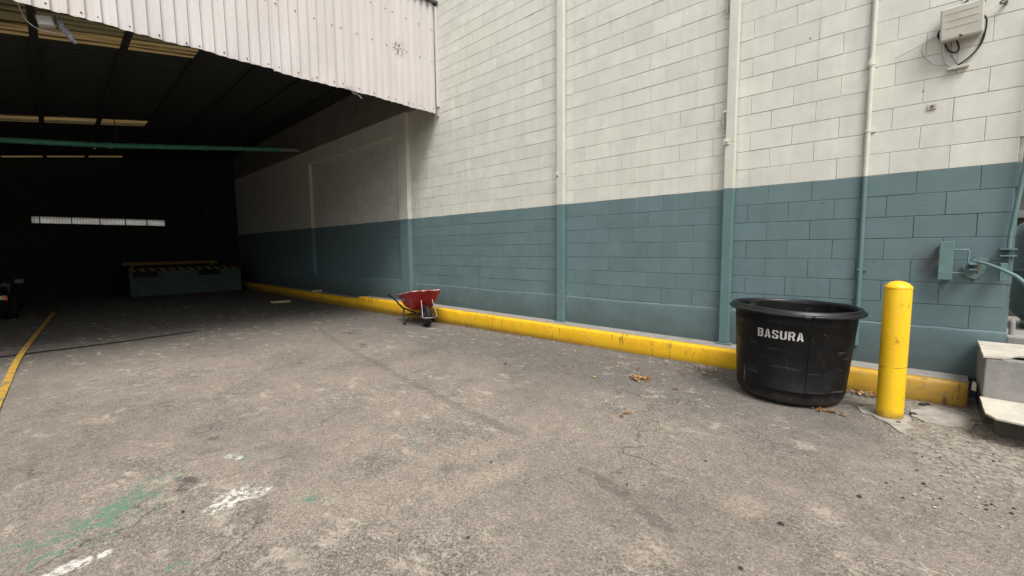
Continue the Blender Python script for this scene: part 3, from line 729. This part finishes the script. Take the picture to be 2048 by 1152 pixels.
b.lathe([(tr(.775) - .001, .772), (.485, .774), (.508, .773), (.515, .778), (.516, .788), (.510, .794), (.497, .797), (.492, .801), (.490, .812), (.482, .821), (.470, .824), (.459, .820), (.453, .808), (tr(.775) - .009, .785)], 72,
        wob=lambda r, z, a: (r + .005 * math.sin(2 * a + 1.2) + (.004 * nz(math.cos(a) * 5, math.sin(a) * 5, 2) if r > .5 else 0), z + .005 * math.sin(a * 2 + .4) + .003 * nz(math.cos(a) * 4, math.sin(a) * 4, 7)))
b.build('rim', M_TUBRIM, tub)
for a0, a1 in ((-122, -108), (-74, -62)):      # torn lumps on the lip
    b = MB()
    pts = [(.508 * math.cos(math.radians(a0 + (a1 - a0) * i / 8)), .508 * math.sin(math.radians(a0 + (a1 - a0) * i / 8)),   .776 + .006 * random.uniform(-1, 1)) for i in range(9)]
    b.tube(pts, .010, 6); b.build('lip_bead', M_TUB, tub)
b = MB()      # moulded seam line down the side
b.tube([((tr(z) + .004) * math.cos(math.radians(-63)), (tr(z) + .004) * math.sin(math.radians(-63)), z) for z in [.06 + .067 * i for i in range(11)]], .0018, 6); b.build('mould_seam', M_TUB, tub)
LET = {'B': [[(0, 0), (.30, 0), (.30, 1), (0, 1)], [(.38, .83), (.8, .83), (.9, .95), (.7, 1), (.38, 1)], [(.66, .57), (.95, .6), (1, .8), (.86, .97), (.66, .83)], [(.38, .43), (.88, .43), (.9, .57), (.38, .57)], [(.66, .17), (.86, .03), (1, .2), (.96, .4), (.66, .43)], [(.38, 0), (.7, 0), (.9, .05), (.8, .17), (.38, .17)]],
       'A': [[(0, 0), (.30, 0), (.47, .62), (.47, 1), (.33, 1)], [(.70, 0), (1, 0), (.67, 1), (.55, 1), (.55, .6)], [(.36, .2), (.64, .2), (.6, .36), (.40, .36)]],
       'S': [[(.12, .84), (.46, .84), (.46, 1), (.3, 1), (.08, .93)], [(.54, .84), (.9, .84), (.92, .94), (.7, 1), (.54, 1)], [(0, .58), (.3, .6), (.3, .84), (.1, .93), (0, .82)], [(.68, .70), (1, .70), (.97, .86), (.68, .84)], [(.02, .6), (.68, .36), (.96, .42), (.34, .63)], [(.68, .17), (.9, .06), (1, .2), (1, .42), (.68, .42)], [(0, .18), (.1, .07), (.32, .17), (.32, .30), (0, .30)], [(.1, .06), (.3, 0), (.46, 0), (.46, .16), (.12, .16)], [(.54, 0), (.72, 0), (.92, .07), (.88, .16), (.54, .16)]],
       'U': [[(0, .18), (.31, .18), (.31, 1), (0, 1)], [(.69, .18), (1, .18), (1, 1), (.69, 1)], [(.02, .18), (.18, .03), (.46, 0), (.46, .17), (.31, .2)], [(.54, 0), (.82, .03), (.98, .18), (.69, .2), (.54, .17)]],
       'R': [[(0, 0), (.30, 0), (.30, 1), (0, 1)], [(.38, .83), (.8, .83), (.9, .95), (.7, 1), (.38, 1)], [(.66, .52), (.95, .58), (1, .8), (.86, .97), (.66, .83)], [(.38, .40), (.85, .44), (.9, .56), (.38, .56)], [(.52, .40), (.72, 0), (1, 0), (.8, .42)]],
       'T': [[(0, .82), (1, .82), (1, 1), (0, 1)], [(.36, 0), (.64, 0), (.64, .82), (.36, .82)]],
       'P': [[(0, 0), (.30, 0), (.30, 1), (0, 1)], [(.30, .8), (.95, .8), (.85, 1), (.30, 1)], [(.68, .45), (1, .5), (1, .85), (.68, .8)], [(.30, .4), (.9, .4), (.9, .56), (.30, .56)]],
       'E': [[(0, 0), (.30, 0), (.30, 1), (0, 1)], [(.30, .82), (1, .82), (1, 1), (.30, 1)], [(.30, .42), (.9, .42), (.9, .58), (.30, .58)], [(.30, 0), (1, 0), (1, .18), (.30, .18)]]}
def letters(txt, W, gap, fn, b):
    n = len(txt); cw = (W - gap * (n - 1)) / n
    for i, ch in enumerate(txt):
        u0 = i * (cw + gap)
        for poly in LET[ch]:
            pts = []
            for j in range(len(poly)):
                a_ = poly[j]; c_ = poly[(j + 1) % len(poly)]
                for q in range(3): pts.append((a_[0] + (c_[0] - a_[0]) * q / 3, a_[1] + (c_[1] - a_[1]) * q / 3))
            b.add([fn(u0 + p[0] * cw, p[1]) for p in pts], [tuple(range(len(pts)))])
b = MB()
A0, A1 = math.radians(-112.6), math.radians(-68.8); Z0, Z1 = .571, .643
def onrim(u, v):
    a = A0 + (A1 - A0) * u; z = Z0 + (Z1 - Z0) * v - .0 * u
    q, _ = wob(tr(z), z, a); q += .0022
    return (q * math.cos(a), q * math.sin(a), z)
letters('BASURA', 1, .03, onrim, b); b.build('stencil_lettering', M_STENCIL, tub)

# ------------------------------------------------------------------ bollard
bo = empty('bollard', (-.158, 4.452, 0)); tag(bo, 'yellow steel bollard with domed top, scuffed, standing right of the tub', 'bollard')
M_BOLL = bollard_mat()
b = MB(); R_ = .0845; b.lathe([(R_, -.15), (R_, .02), (R_, .3), (R_, .6), (R_, 1.018), (R_ - .001, 1.022)], 40); b.build('post', M_BOLL, bo)
b = MB(); b.lathe([(R_ + .002, 1.020), (R_ + .002, 1.028), (R_ - .004, 1.038), (.066, 1.054), (.045, 1.067), (.022, 1.074), (0, 1.076)], 40); b.build('domed_cap', M_BOLL, bo)

# ------------------------------------------------------------------ wheelbarrow (local +X is its nose)
wz = gz(-6.65)
wb = empty('wheelbarrow', (-6.62, 4.64, wz + .004), math.radians(-17))
tag(wb, 'battered red wheelbarrow with black handles parked against the yellow kerb', 'wheelbarrow')
wr = .2
wheel = empty('wheel', (0, 0, 0)); wheel.parent = wb
def xl(b): b.v = [(v[0], v[2], v[1] + wr) for v in b.v]; return b
b = MB(); pr = []
for i in range(17):
    a = 2 * PI * i / 16; pr.append((.152 + .048 * math.cos(a), .056 * math.sin(a) * (1 if math.cos(a) < .3 else .9)))
b.lathe(pr, 40); xl(b); ty = b.build('tyre', M_BLACK, wheel)
b = MB(); b.lathe([(0, .03), (.05, .032), (.06, .018), (.10, .014), (.12, .028), (.128, .03), (.128, -.03), (.12, -.028), (.10, -.014), (.06, -.018), (.05, -.032), (0, -.03)], 28); xl(b); b.build('rim', simple('dirty rim steel', (.09, .088, .085), .6, .3), wheel)
b = MB(); b.tube([(0, -.10, wr), (0, .10, wr)], .011, 8); b.build('axle', M_BLACKM, wb)
for s in (-1, 1):
    b = MB()
    b.tube([(-1.66, .28 * s, .45), (-1.50, .28 * s, .445), (-1.10, .265 * s, .385), (-.86, .255 * s, .325), (-.7, .235 * s, .285), (-.45, .185 * s, .262), (-.2, .13 * s, .235), (0, .095 * s, wr)], .0165, 10, sub=5)
    b.build('handle_tube', M_BLACKM, wb)
    b = MB(); b.tube([(-1.68, .28 * s, .452), (-1.52, .28 * s, .448)], .021, 10); b.build('grip', M_BLACK, wb)
    b = MB()
    def flat(p0, p1, w=.018, t=.005):
        d = (Vector(p1) - Vector(p0)); L_ = d.length; q = d.to_track_quat('X', 'Y').to_matrix().to_4x4(); b.box(0, L_, -t, t, -w, w, Matrix.Translation(p0) @ q)
    flat((-.66, .235 * s, .283), (-.49, .29 * s, .02)); flat((-.49, .29 * s, .012), (-.40, .29 * s, .012)); flat((-.40, .29 * s, .02), (-.34, .17 * s, .25))
    b.build('leg', M_BLACKM, wb, bevel=.002, seg=1)
    b = MB(); b.tube([(.045, .105 * s, .50), (.10, .112 * s, .40), (.19, .13 * s, .235), (.205, .125 * s, .20)], .0105, 8, sub=3); b.build('strut', M_STEEL, wb)
b = MB(); b.tube([(.0, -.10, wr), (.10, -.135, .205), (.20, -.128, .20), (.245, -.08, .198), (.258, 0, .197), (.245, .08, .198), (.20, .128, .20), (.10, .135, .205), (0, .10, wr)], .0115, 8, sub=4); b.build('wheel_guard', M_STEEL, wb)
b = MB(); b.box(-.60, -.575, -.25, .25, .15, .17); b.build('cross_brace', M_BLACKM, wb)
def rrect(x0, x1, y, r, z, zf, n=6):
    out = []
    for cx, cy, a0 in ((x1 - r, y - r, 0), (x0 + r, y - r, 90), (x0 + r, -y + r, 180), (x1 - r, -y + r, 270)):
        for i in range(n + 1):
            a = math.radians(a0 + 90 * i / n); px = cx + r * math.cos(a); py = cy + r * math.sin(a)
            t = (px - x0) / (x1 - x0); out.append((px, py, z + (zf - z) * t))
    return out
def ring(t, inset=0, dz=0):
    # t = 0 floor of the tray, 1 rim
    x0 = -.72 + (-.98 + .72) * t; x1 = -.22 + (.12 + .22) * t ** .85; y = .19 + (.285 - .19) * t ** .8
    z0 = .31 + (.505 - .31) * t; z1 = .29 + (.675 - .29) * t
    return rrect(x0 + inset, x1 - inset, y - inset, .07 + .05 * t - inset * .5, z0 + dz, z1 + dz)
b = MB(); T = [0, .08, .25, .5, .75, .93, 1]
lp = [ring(t) for t in T]
lp = [[(p[0], p[1] + .018 * nz(p[0] * 5, p[1] * 5, p[2] * 5), p[2] + .006 * nz(p[0] * 6, p[1] * 6, 3)) for p in l] for l in lp]
b.loft(lp, True, False); b.cur = 1
b.loft([[(q[0], q[1], q[2]) for q in ring(t, .006, .004)] for t in T[::-1]], False, True)
tray = b.build('tray', [M_TRAY, M_CRUST], wb)
b = MB(); rl = ring(1); b.tube([(p[0], p[1], p[2] + .008 * nz(p[0] * 4, p[1] * 4, 1)) for p in rl + rl[:1]], .0125, 8, cap=False); b.build('rim_roll', M_RIM, tray)
b = MB()     # small white lettering on the near flank, beside the handles
def flank(u, v):
    t = .46 + .22 * v; X = -.70 + .24 * u
    y = .19 + .095 * t ** .8; z0 = .31 + .195 * t; z1 = .29 + .385 * t; xx0 = -.72 - .26 * t; xx1 = -.22 + .34 * t ** .85
    return (X, -y - .016, z0 + (z1 - z0) * (X - xx0) / (xx1 - xx0))
letters('TRUPER', 1, .035, flank, b); b.build('lettering', M_STENCIL, tray)

# ------------------------------------------------------------------ floodlight on the fascia, green pipe, car
r = empty('floodlight', (-7.45, .16, 4.15)); tag(r, 'small pale floodlight wrapped in plastic hanging under the fascia edge', 'floodlight')
def c(o): o.parent = r; o.matrix_parent_inverse = Matrix.Translation((7.45, -.16, -4.15)); return o
fm = Matrix.Translation((-7.40, .13, 3.97)) @ Matrix.Rotation(-.1, 4, 'Z') @ Matrix.Rotation(-.05, 4, 'Y') @ Matrix.Rotation(.2, 4, 'X')
b = MB(); b.box(-.05, .03, -.07, .07, -.055, .055, fm); c(b.build('housing', simple('pale lamp housing', (.42, .42, .40), .5), bevel=.006))
b = MB(); b.box(.031, .036, -.06, .06, -.046, .046, fm); c(b.build('lens', M_LAMPGLASS, bevel=.002))
b = MB(); b.tube([(-7.42, .052, 3.97), (-7.42, .052, 4.08), (-7.42, .208, 4.08), (-7.42, .208, 3.97)], .006, 6); b.tube([(-7.42, .13, 4.08), (-7.36, .13, 4.18), (-7.25, .1, 4.3)], .006, 6); c(b.build('yoke', M_STEEL))
b = MB(); pts = []
for seg, (P0, P1, rad) in enumerate([((-7.40, .22, 4.01), (-7.41, .29, 3.93), .085), ((-7.40, .27, 3.93), (-7.42, .37, 3.82), .06)]):
    L_ = []
    for i in range(7):
        t = i / 6; cc = Vector(P0).lerp(Vector(P1), t); w = rad * (math.sin(PI * (.12 + .8 * t)))
        L_.append([tuple(cc + Vector((math.cos(a) * w, 0, math.sin(a) * w * .9)) * (1 + .5 * nz(i * .8, k2 * .9, seg * 4))) for k2, a in enumerate([2 * PI * q / 10 for q in range(10)])])
    b.loft(L_, True, True, smooth=False)
c(b.build('plastic_wrap', M_BAG))
def wire(name, pts, rad, mat, label):
    b = MB(); b.tube(pts, rad, 6, sub=6); tag(b.build(name, mat), label, 'cable', 'wires by the floodlight')
wire('cable', [(-7.3, -.12, 4.25), (-7.42, -.07, 4.1), (-7.45, -.02, 3.95), (-7.45, .08, 3.88), (-7.43, .2, 3.88), (-7.41, .3, 3.88)], .006, M_WHITEW, 'white cable drooping left of the floodlight')
wire('cable', [(-7.28, -.05, 4.2), (-7.3, .1, 4.12), (-7.35, .2, 4.07), (-7.42, .22, 4.05)], .004, M_GREYW, 'thin grey wire looped above the floodlight')

gp = empty('green_pipe', (-14.1, 5.3, 4.38)); tag(gp, 'long green pipe crossing the dark bay under the roof', 'pipe')
def c(o): o.parent = gp; o.matrix_parent_inverse = Matrix.Translation((14.1, -5.3, -4.38)); return o
b = MB(); pts = [(-14.1, -9, 3.1), (-14.1, -4, 3.42), (-14.1, -.6, 3.70), (-14.1, 1.1, 3.85), (-14.1, 4.9, 4.33)]
b.tube(pts, .06, 12); c(b.build('pipe', M_GREEN))
b = MB(); b.tube([(-14.1, 4.9, 4.33), (-14.1, 5.39, 4.39)], .062, 12); c(b.build('end_sleeve', simple('pale sleeve', (.25, .27, .20), .7)))
for i in (0, 1, 2):
    y = (-.9, 1.1, 3.0)[i]; zc = (3.675, 3.85, 4.09)[i]
    b = MB(); b.tube([(-14.1, y - .04, zc - .005), (-14.1, y + .04, zc + .005)], .075, 12); c(b.build('coupling', M_GREEN))
    b = MB(); b.tube([(-14.1, y + .12, zc + .07), (-14.1, y + .12, rz(y) - .02)], .008, 6); c(b.build('hanger', M_DARKSTEEL))

car = empty('car', (-16.0, -1.42, gz(-16))); car.scale = (.84, .84, .84)
tag(car, 'dark car parked nose outward in the shade at the left edge', 'car')
def sect(x, w, zs):   # one cross-section of the body
    return [(x, -w * a, z) for a, z in zs] + [(x, w * a, z) for a, z in zs[::-1]]
b = MB(); b.smooth = True
S_ = [(-2.1, .70, [(.7, .35), (.95, .45), (.98, .7), (.9, .92)]), (-1.9, .84, [(.8, .2), (.99, .4), (1, .75), (.9, 1.0)]), (-1.2, .88, [(.85, .17), (1, .35), (1, .75), (.9, 1.0)]), (0, .88, [(.85, .17), (1, .35), (1, .75), (.9, .96)]), (.85, .88, [(.85, .17), (1, .35), (1, .72), (.9, .93)]),
      (1.5, .86, [(.85, .17), (1, .35), (1, .66), (.86, .84)]), (1.95, .80, [(.85, .2), (1, .38), (.98, .6), (.84, .74)]), (2.15, .66, [(.8, .28), (.98, .4), (.96, .56), (.85, .64)])]
b.loft([sect(*q) for q in S_], True, True); b.build('body', M_CARP, car)
b = MB(); G_ = [(-1.75, .74, [(1, .97), (.98, 1.0)]), (-1.05, .74, [(1, .97), (.78, 1.36)]), (-.2, .74, [(1, .95), (.78, 1.42)]), (.35, .74, [(1, .93), (.76, 1.36)]), (1.0, .72, [(1, .90), (.98, .92)])]
b.loft([sect(*q) for q in G_], True, True, smooth=False); cab = b.build('cabin_glass', M_GLASS, car)
b = MB(); b.loft([sect(*q) for q in [(-1.15, .60, [(1, 1.35), (.9, 1.375)]), (-.2, .60, [(1, 1.415), (.9, 1.44)]), (.3, .60, [(1, 1.37), (.9, 1.395)])]], True, True); b.build('roof', M_CARP, car)
for wx in (1.3, -1.25):
    for s in (-1, 1):
        w_ = empty('wheel', (wx, s * .80, .31)); w_.parent = car
        b = MB(); b.lathe([(.19, -.10), (.28, -.105), (.31, -.08), (.31, .08), (.28, .105), (.19, .10)], 28); b.v = [(v[0], v[2], v[1]) for v in b.v]; b.build('tyre', M_BLACK, w_)
        b = MB(); b.lathe([(0, .085), (.05, .09), (.15, .075), (.195, .098), (.195, -.098), (.15, -.075), (.05, -.09), (0, -.085)], 20); b.v = [(v[0], v[2], v[1]) for v in b.v]; b.build('rim', simple('grey alloy', (.3, .3, .3), .35, .1, 8, .5, .7), w_)
for s in (-1, 1):
    b = MB(); b.loft([[(2.0, s * .45, .57), (2.0, s * .76, .57), (2.0, s * .76, .67), (2.0, s * .45, .67)], [(2.13, s * .47, .58), (2.10, s * .70, .58), (2.07, s * .70, .66), (2.11, s * .47, .65)]], True, True, False); b.build('headlight', M_LENS, car)
    b = MB(); b.box(1.97, 2.065, s * .745 - .06, s * .745 + .045, .55, .65); b.build('turn_signal', M_AMBER, car, bevel=.01)
    b = MB(); b.box(.72, .80, s * .98 - .10, s * .98 + .08, .90, 1.02); b.box(.74, .79, s * .86 - .06, s * .86 + .06, .89, .92); mi = b.build('mirror', M_CARP, car, bevel=.02)
    b = MB(); b.box(.70, .82, s * .98 - .08, s * .98 + .07, 1.022, 1.03); b.build('mirror_trim', M_STEEL, mi)
b = MB(); b.box(2.06, 2.2, -.6, .6, .30, .46); b.build('bumper', M_BLACKM, car, bevel=.03)

# ------------------------------------------------------------------ right end: concrete box, boards, ledge, tank
r = empty('concrete_box', (.9, 5.0, 0)); tag(r, 'grey concrete meter box against the wall corner with its lid broken open', 'concrete box')
def c(o): o.parent = r; o.matrix_parent_inverse = Matrix.Translation((-.9, -5.0, 0)); return o
b = MB(); b.box(.347, 1.5, 4.755, 4.835, .195, .500); b.box(.347, .41, 4.837, 5.44, .195, .498); b.box(1.43, 1.5, 4.837, 5.44, .195, .498); b.box(.42, 1.41, 5.37, 5.44, .195, .498); c(b.build('side_panel', M_CONC, bevel=.010))
b = MB(); b.prism(ragged([(.337, 4.742), (.44, 4.75), (.46, 4.80), (.52, 4.90), (.75, 4.94), (.75, 5.44), (.34, 5.44)], .012, 4, 2), .502, .521); c(b.build('lid_fragment', M_TILE, bevel=.003))
b = MB(); b.prism(ragged([(.82, 4.76), (1.5, 4.75), (1.5, 5.44), (.80, 5.44), (.79, 5.0)], .012, 4, 5), .502, .521); c(b.build('lid_fragment', M_TILE, bevel=.003))
b = MB(); b.box(.36, 1.5, 4.77, 5.44, -.2, .194); c(b.build('base', M_CONCD, bevel=.012))
b = MB(); mt = Matrix.Translation((.40, 4.46, .172)) @ Matrix.Rotation(.03, 4, 'X')
b.prism(ragged([(-.065, .30), (-.06, -.10), (-.02, -.185), (.55, -.27), (.95, -.25), (.95, .29), (.3, .29)], .006, 3), .006, .022, mt)
o = b.build('loose_board', M_TILE, bevel=.003); tag(o, 'pale flat board lying in front of the concrete box', 'board')
b = MB(); b.prism(ragged([(.42, 4.56), (.5, 4.50), (1.4, 4.46), (1.4, 4.74), (.42, 4.72)], .05, 8), -.1, .14); tag(b.build('rubble_step', M_CONCD, bevel=.01), 'dark broken concrete step under the pale board', 'step')
b = MB(); b.prism(ragged([(.305, 4.98), (.328, 4.95), (.33, 5.05), (.315, 5.09)], .006, 3), .19, .24)
tag(b.build('stone_chip', M_TILE), 'small pale stone chip between kerb end and concrete box', 'stone')
lg = MB(); lg.box(.515, 3, 5.60, 7.15, -.1, .56); tag(lg.build('ledge', M_PAVE, bevel=.015), 'rough concrete ledge carrying the green tank round the corner', 'ledge')
r = empty('gas_tank', (.86, 6.25, .56)); tag(r, 'dull green upright tank half hidden behind the wall corner', 'tank')
b = MB(); b.lathe([(0, .05), (.12, .055), (.22, .09), (.28, .16), (.30, .25), (.30, .86), (.28, .95), (.20, 1.02), (.08, 1.05), (0, 1.05)], 32); b.build('shell', M_TANK, r)
b = MB(); b.lathe([(.20, -.002), (.21, -.002), (.21, .09), (.20, .09)], 24); b.build('foot_ring', M_TANK, r)
b = MB(); b.lathe([(.303, .52), (.308, .53), (.308, .545), (.303, .555)], 32); b.build('weld_band', M_TANK, r)
b = MB(); b.tube([(.555, 5.70, .555), (.555, 5.70, .66), (.556, 5.70, .685), (.56, 5.70, .695)], [.02, .02, .016, .006], 10); tag(b.build('pipe_stub', M_CONC), 'short grey pipe stub in front of the green tank', 'pipe')
r = empty('yard_wall', (3, 7.3, 0)); tag(r, 'dark wall behind the green tank beyond the corner', 'wall')
b = MB(); b.box(-2.5, 3, -.1, .1, 0, 6); b.build('panel', M_CONCD, r)
b = MB(); b.box(-2.5, 3, -.16, -.102, 1.62, 1.70); b.build('rail', M_GREYW, r)

# ------------------------------------------------------------------ litter
def scrap(name, poly, z, label, cat, tilt=0, th=.012):
    cx = sum(p[0] for p in poly) / len(poly); cy = sum(p[1] for p in poly) / len(poly)
    o = empty(name, (cx, cy, z)); b = MB(); b.prism([(p[0] - cx, p[1] - cy) for p in poly], 0.002, th)
    b.v = [(v[0], v[1], v[2] + .02 * abs(nz(v[0] * 9, v[1] * 9, 2)) + tilt * v[1]) for v in b.v]
    bpy.data.objects.remove(o); o = b.build(name, M_WOOD); o.location = (cx, cy, z); tag(o, label, cat)
scrap('wood_scrap', ragged([(-13.12, 4.05), (-12.98, 4.10), (-12.90, 4.48), (-12.99, 4.50), (-13.02, 4.30), (-13.10, 4.28)], .02, 4), gz(-13) + .008, 'splintered pale wood scrap lying on the bay floor', 'wood scrap', 0, .05)
scrap('wood_scrap', ragged([(-12.98, 5.12), (-12.86, 5.12), (-12.86, 5.36), (-12.95, 5.36)], .02, 4, 4), .13, 'pale wood scrap lying on top of the kerb', 'wood scrap', 0, .05)
def leafpile(name, cx, cy, n, sx, sy, label):
    b = MB()
    for i in range(n):
        x = random.gauss(cx, sx); y = random.gauss(cy, sy); a = random.uniform(0, 2 * PI); L_ = random.uniform(.015, .04); w = L_ * random.uniform(.25, .5)
        mt = Matrix.Translation((x, y, gz(x) + random.uniform(.006, .022))) @ Matrix.Rotation(a, 4, 'Z') @ Matrix.Rotation(random.uniform(-.5, .5), 4, 'X') @ Matrix.Rotation(random.uniform(-.4, .4), 4, 'Y')
        b.cur = random.choice([0, 0, 0, 1])
        b.add([mt @ Vector(v) for v in ((-L_, 0, .002), (-L_ * .3, w, 0), (L_ * .5, w * .7, .003), (L_, 0, .006), (L_ * .4, -w, 0), (-L_ * .4, -w * .8, .002))], [(0, 1, 2, 3, 4, 5)])
    tag(b.build(name, [M_LEAF, M_LEAF2]), label, 'leaves', kind='stuff')
leafpile('leaf_litter', -2.09, 4.09, 75, .05, .045, 'heap of brown dry leaves on the asphalt near the kerb')
leafpile('leaf_litter', -.53, 4.25, 24, .06, .025, 'dry leaves caught under the front of the black tub')
leafpile('leaf_litter', -.38, 4.98, 34, .07, .05, 'dry leaves between tub and kerb behind the bollard')
leafpile('leaf_litter', -1.72, 4.72, 28, .10, .10, 'scattered dry leaves at the kerb left of the tub')
leafpile('leaf_litter', -2.9, 4.2, 40, .9, .45, 'sparse dry leaf bits strewn over the grey asphalt')
def leaf(x, y, L_, a, pale=False):
    b = MB(); w = L_ * .38
    b.add([(-L_, 0, .012), (-L_ * .3, w, .006), (L_ * .5, w * .7, .010), (L_, 0, .016), (L_ * .4, -w, .006), (-L_ * .4, -w * .8, .009)], [(0, 1, 2, 3, 4, 5)])
    o = b.build('dry_leaf', M_LEAF2 if pale else M_LEAF); o.location = (x, y, gz(x)); o.rotation_euler.z = a; return o
tag(leaf(-1.72, 3.15, .045, .9), 'curled brown leaf alone on the open asphalt left of the tub', 'leaf')
tag(leaf(-2.5, 3.85, .045, .2, True), 'pale yellow leaf left of the heap of brown leaves', 'leaf')
tag(leaf(-2.52, 4.35, .04, 1.2, True), 'pale leaf nearest the kerb above the leaf heap', 'leaf')
gr = MB()
def stone(x, y, s, zoff=0):
    a = random.uniform(0, 6.3); n = 6; v = []
    for k2, (rr_, zz) in enumerate(((1, 0), (.9, .45), (.4, .75))):
        for q in range(n):
            t = a + 2 * PI * q / n; v.append((x + s * rr_ * math.cos(t) * random.uniform(.7, 1.1), y + s * .8 * rr_ * math.sin(t) * random.uniform(.7, 1.1), gz(x) + zoff + s * zz * .8 - .001))
    gr.add(v, [(i * n + q, i * n + (q + 1) % n, (i + 1) * n + (q + 1) % n, (i + 1) * n + q) for i in range(2) for q in range(n)] + [tuple(range(2 * n, 3 * n))])
for i in range(1200):
    m = random.random()
    if m < .55: x = random.uniform(-.15, .75); y = random.uniform(3.0, 4.95); s = abs(random.gauss(.003, .003)) + .002
    elif m < .75: x = random.uniform(-4.5, .8); y = random.uniform(.7, 4.9); s = abs(random.gauss(.003, .002)) + .0015
    else: x = random.uniform(-8, .3); y = 5.04 - abs(random.gauss(0, .10)); s = abs(random.gauss(.004, .004)) + .002
    gr.cur = random.choice([0, 1, 1, 2, 2]); stone(x, y, min(s, .02), .004)
for x, y, s in ((-1.95, 1.83, .010), (-1.18, 2.17, .009), (-.5, 1.9, .012), (-.2, 2.9, .014), (-2.78, .37, .012), (-1.5, 1.25, .012), (-.95, 2.75, .01), (-.45, 2.35, .016), (.05, 3.3, .012), (-.35, 1.62, .011), (-.10, 4.33, .02), (-.02, 4.62, .03), (.06, 5.0, .02), (.03, 4.95, .03)):
    gr.cur = 0; stone(x, y, s, .006)
tag(gr.build('grit', [M_PEB, M_PEB2, M_CONC]), 'loose grit and pebbles on the asphalt', 'grit', kind='stuff')

# ------------------------------------------------------------------ unseen building added behind the camera to keep the bay dark
r = empty('blocker', (20, -8, 0)); tag(r, 'unseen added grey warehouse across the yard from the loading bay', 'blocker')
b = MB(); b.box(11, 28, -32, 8, -.2, 14); b.build('walls', M_CONC, r)
b = MB(); b.box(10.7, 28.3, -32.3, 8.3, 14.002, 14.3); b.build('roof', M_DARKSTEEL, r)
b = MB(); b.box(10.95, 10.998, -10, -5, 0, 4.2); b.build('shutter_door', M_TEALM, r)

# ------------------------------------------------------------------ camera
F = Vector((-0.68815994, 0.71965943, -0.09233743)); Rr = Vector((0.72338074, 0.69036929, -0.01051441)); U = Vector((-0.05618013, 0.07403071, 0.99567226))
cam = bpy.data.cameras.new('camera'); co = bpy.data.objects.new('camera', cam); COL.objects.link(co)
co.matrix_world = Matrix(((Rr.x, U.x, -F.x, 0), (Rr.y, U.y, -F.y, 0), (Rr.z, U.z, -F.z, 1.36), (0, 0, 0, 1)))
cam.sensor_width = 36; cam.lens = 872.056 / 2048 * 36; cam.clip_end = 2000; cam.clip_start = .05
sc.camera = co

# ------------------------------------------------------------------ light
EL, AZ = math.radians(56), math.radians(124)       # azimuth measured from +Y towards +X
w = bpy.data.worlds.new('World'); sc.world = w; w.use_nodes = True
t = w.node_tree; bg = t.nodes['Background']
sk = t.nodes.new('ShaderNodeTexSky'); sk.sky_type = 'NISHITA'; sk.sun_disc = False; sk.sun_elevation = EL; sk.sun_rotation = AZ
sk.dust_density = 3.; sk.air_density = 1.
hs = t.nodes.new('ShaderNodeHueSaturation'); hs.inputs['Saturation'].default_value = .22
t.links.new(sk.outputs[0], hs.inputs['Color']); wm = t.nodes.new('ShaderNodeMix'); wm.data_type = 'RGBA'; wm.blend_type = 'MULTIPLY'; wm.inputs[0].default_value = 1; wm.inputs[7].default_value = (1.0, 1.0, .975, 1)
t.links.new(hs.outputs[0], wm.inputs[6]); t.links.new(wm.outputs[2], bg.inputs[0]); bg.inputs[1].default_value = .14
s = bpy.data.lights.new('sun', 'SUN'); s.energy = 1.9; s.angle = math.radians(24); s.color = (1, .965, .915)
so = bpy.data.objects.new('sun', s); COL.objects.link(so)
sv = Vector((math.sin(AZ) * math.cos(EL), math.cos(AZ) * math.cos(EL), math.sin(EL)))
so.rotation_euler = (-sv).to_track_quat('-Z', 'Y').to_euler(); so.location = (4, -6, 10)
vs_ = sc.view_settings; vs_.view_transform = 'Standard'; vs_.look = 'None'; vs_.exposure = .69; vs_.gamma = 1
sc.display_settings.display_device = 'sRGB'
